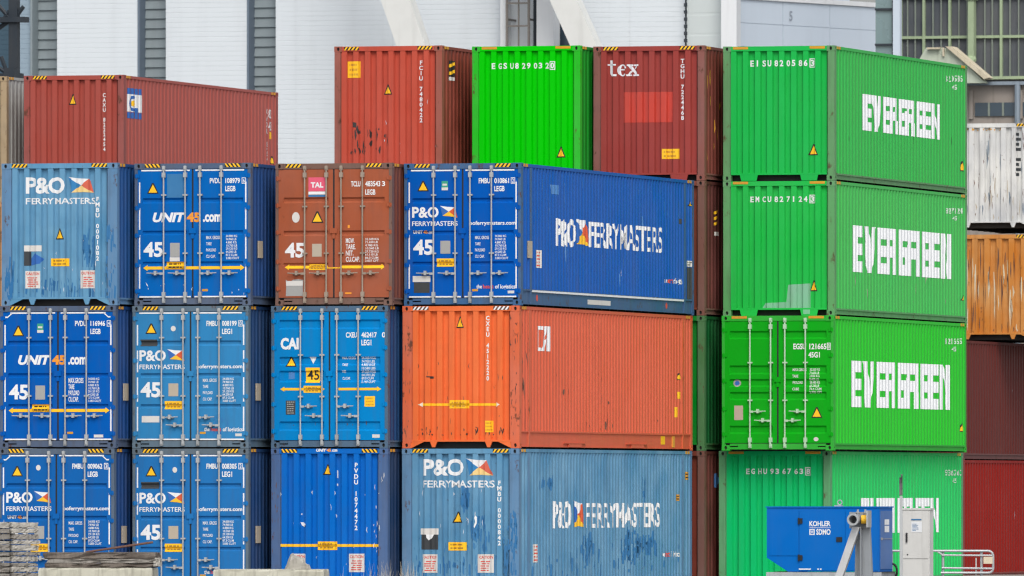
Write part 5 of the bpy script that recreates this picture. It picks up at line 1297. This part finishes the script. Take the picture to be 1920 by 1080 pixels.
b = MB(); b.box(pc.x - .16, pc.x + .235, .12, .20, pc.z - .17, pc.z + .14); b.build('saddle', M['pgrey'], tp)
for px in (1606, 1620):
    b = MB(); q = tl(px, 962); b.cyl((q.x, .1, q.z - .03), (q.x, .1, q.z + .07), .018, 8); b.cyl((q.x, .1, q.z), (q.x, .1, q.z + .03), .032, 6); b.build('bolt', M['galv'], tp)

# ---- cabinet, post, railing, hose
ZC = 220.; cb_ = at(1743, HY, ZC); cb_.z = -.11
M['cab'] = paint('pale_grey_cabinet_paint', (.55, .55, .53), fade=.3, dirt=.3, rust=.05, rough=.45, dent=.05)
CW = (1743 - 1691) / F * ZC / math.cos(TH) * .99; cab = empty('electrical_cabinet', cb_ - EX * (CW / 2), -TH, 'tall pale grey electrical cabinet with black handle, beside the blue generator', 'cabinet')
cz_ = lambda py: CAMZ + (HY - py) / F * ZC + .11
cxx = lambda px: ((px - 960) / F * ZC - cb_.x) / math.cos(TH) * .99 + CW / 2
h_ = CW / 2; zT = cz_(956)
b = MB(); b.box(-h_, h_, 0, .30, .05, zT); b.build('body', M['cab'], cab)
b = MB(); b.box(-h_ - .015, h_ + .02, -.02, .32, zT + .001, zT + .035); b.build('roof', M['cab'], cab)
b = MB(); b.box(-h_ + .025, h_ - .025, -.014, -.002, cz_(1047), zT - .02); cd = b.build('door', M['cab'], cab)
b = MB(); b.box(-h_ + .025, h_ - .025, -.012, -.002, .08, cz_(1049)); b.build('plinth_panel', M['cab'], cab)
b = MB(); b.box(cxx(1699), cxx(1702), -.04, -.015, cz_(1017), cz_(999)); b.build('handle', M['gblack'], cd)
b = MB(); b.cyl((cxx(1702), -.02, cz_(1040)), (cxx(1702), -.013, cz_(1040)), .015, 10); b.build('lock', M['gblack'], cd)
b = MB(); b.face([(a, -.018, z) for a, z in rect(cxx(1709), cz_(998), cxx(1729), cz_(978))]); nb = b.build('notice', M['steelw'], cd)
b = MB(); rr = random.Random(3)
for i in range(6): b.face([(a, -.021, z) for a, z in rect(cxx(1711), cz_(983 + i * 2.4), cxx(1711 + rr.uniform(6, 15)), cz_(982.2 + i * 2.4))])
b.face([(a, -.021, z) for a, z in rect(cxx(1709), cz_(975.4), cxx(1728), cz_(973))])
b.build('notice_lines', M['bluewear'], cd)
b = MB(); b.box(-h_, h_, 0, .3, 0, .049); b.build('plinth', M['pgrey'], cab)
ZQ = 219.
p0 = at(1689.5, HY, ZQ); p0.z = -.11; o = None
pole = empty('slim_post', p0, 0, 'slim grey post with a mottled dark upper part beside the pale cabinet', 'post')
zq = lambda py: CAMZ + (HY - py) / F * ZQ + .11
b = MB(); b.box(-.028, .028, -.02, .02, 0, zq(930)); b.build('shaft', M['galv'], pole)
b = MB(); b.box(-.035, .0, -.025, .025, zq(929), zq(895)); b.box(.001, .028, -.015, .03, zq(929), zq(889)); b.build('dark_strip', paint('mottled_black_steel', (.04, .04, .045), fade=.8, dirt=.5, rust=.3, fadec=(.3, .3, .3), dent=0, scale=4), pole)
ZR = 224.; r0 = at(1760, HY, ZR); r0.z = -.11
rl = empty('guard_rail', r0, -.05, 'galvanised tubular guard rail with rounded end beside the pale cabinet', 'railing')
M['rail'] = paint('bright_galvanised_tube', (.40, .42, .43), fade=.3, dirt=.4, rust=.05, rough=.4, dent=0, metal=.3)
def rp(px, py, y=0.): q = at(px, py, ZR) - r0; return Vector((q.x, y, q.z))
b = MB(); arc = [rp(1672, 1033), rp(1850, 1033)] + [rp(1853 + 9 * math.sin(t * math.pi / 8), 1042 - 9 * math.cos(t * math.pi / 8)) for t in range(0, 5)] + [rp(1862, 1066)] + [rp(1853 + 9 * math.cos(t * math.pi / 8), 1066 + 8 * math.sin(t * math.pi / 8)) for t in range(1, 5)] + [rp(1764, 1074)]
b.tube(arc, .024, 8); b.build('top_loop', M['rail'], rl)
b = MB(); b.tube([rp(1757, 1034), rp(1764, 1038), rp(1766, 1041), rp(1861, 1041.5)], .018, 8); b.tube([rp(1766, 1065), rp(1862, 1066)], .020, 8); b.build('rail', M['rail'], rl)
for px in (1672, 1768, 1840):
    b = MB(); q = rp(px, 1034); b.cyl((q.x, .04, 0), (q.x, .04, q.z), .026, 8); b.build('post', M['rail'], rl)
b = MB(); q = rp(1830, 1046); b.cyl((q.x, .03, 0), (q.x, .03, q.z), .013, 6); b.build('rod', M['cab'], rl)
b = MB(); a, c_ = rp(1844, 1057), rp(1861, 1044); b.box(a.x, c_.x, -.05, -.03, a.z, c_.z); b.build('sign_plate', flat('cream_plate', (.60, .52, .38)), rl)
b = MB(); hz = 223.; pts = [at(1672, 1057, hz), at(1677, 1058, hz), at(1681, 1064, hz), at(1682, 1074, hz), at(1679, 1085, hz), at(1678, 1125, hz)]
pts[-1].z = -.10; b.tube(pts, .022, 8); o = b.build('black_hose', M['gblack']); tag(o, 'short black hose hanging between generator and pale cabinet', 'hose')
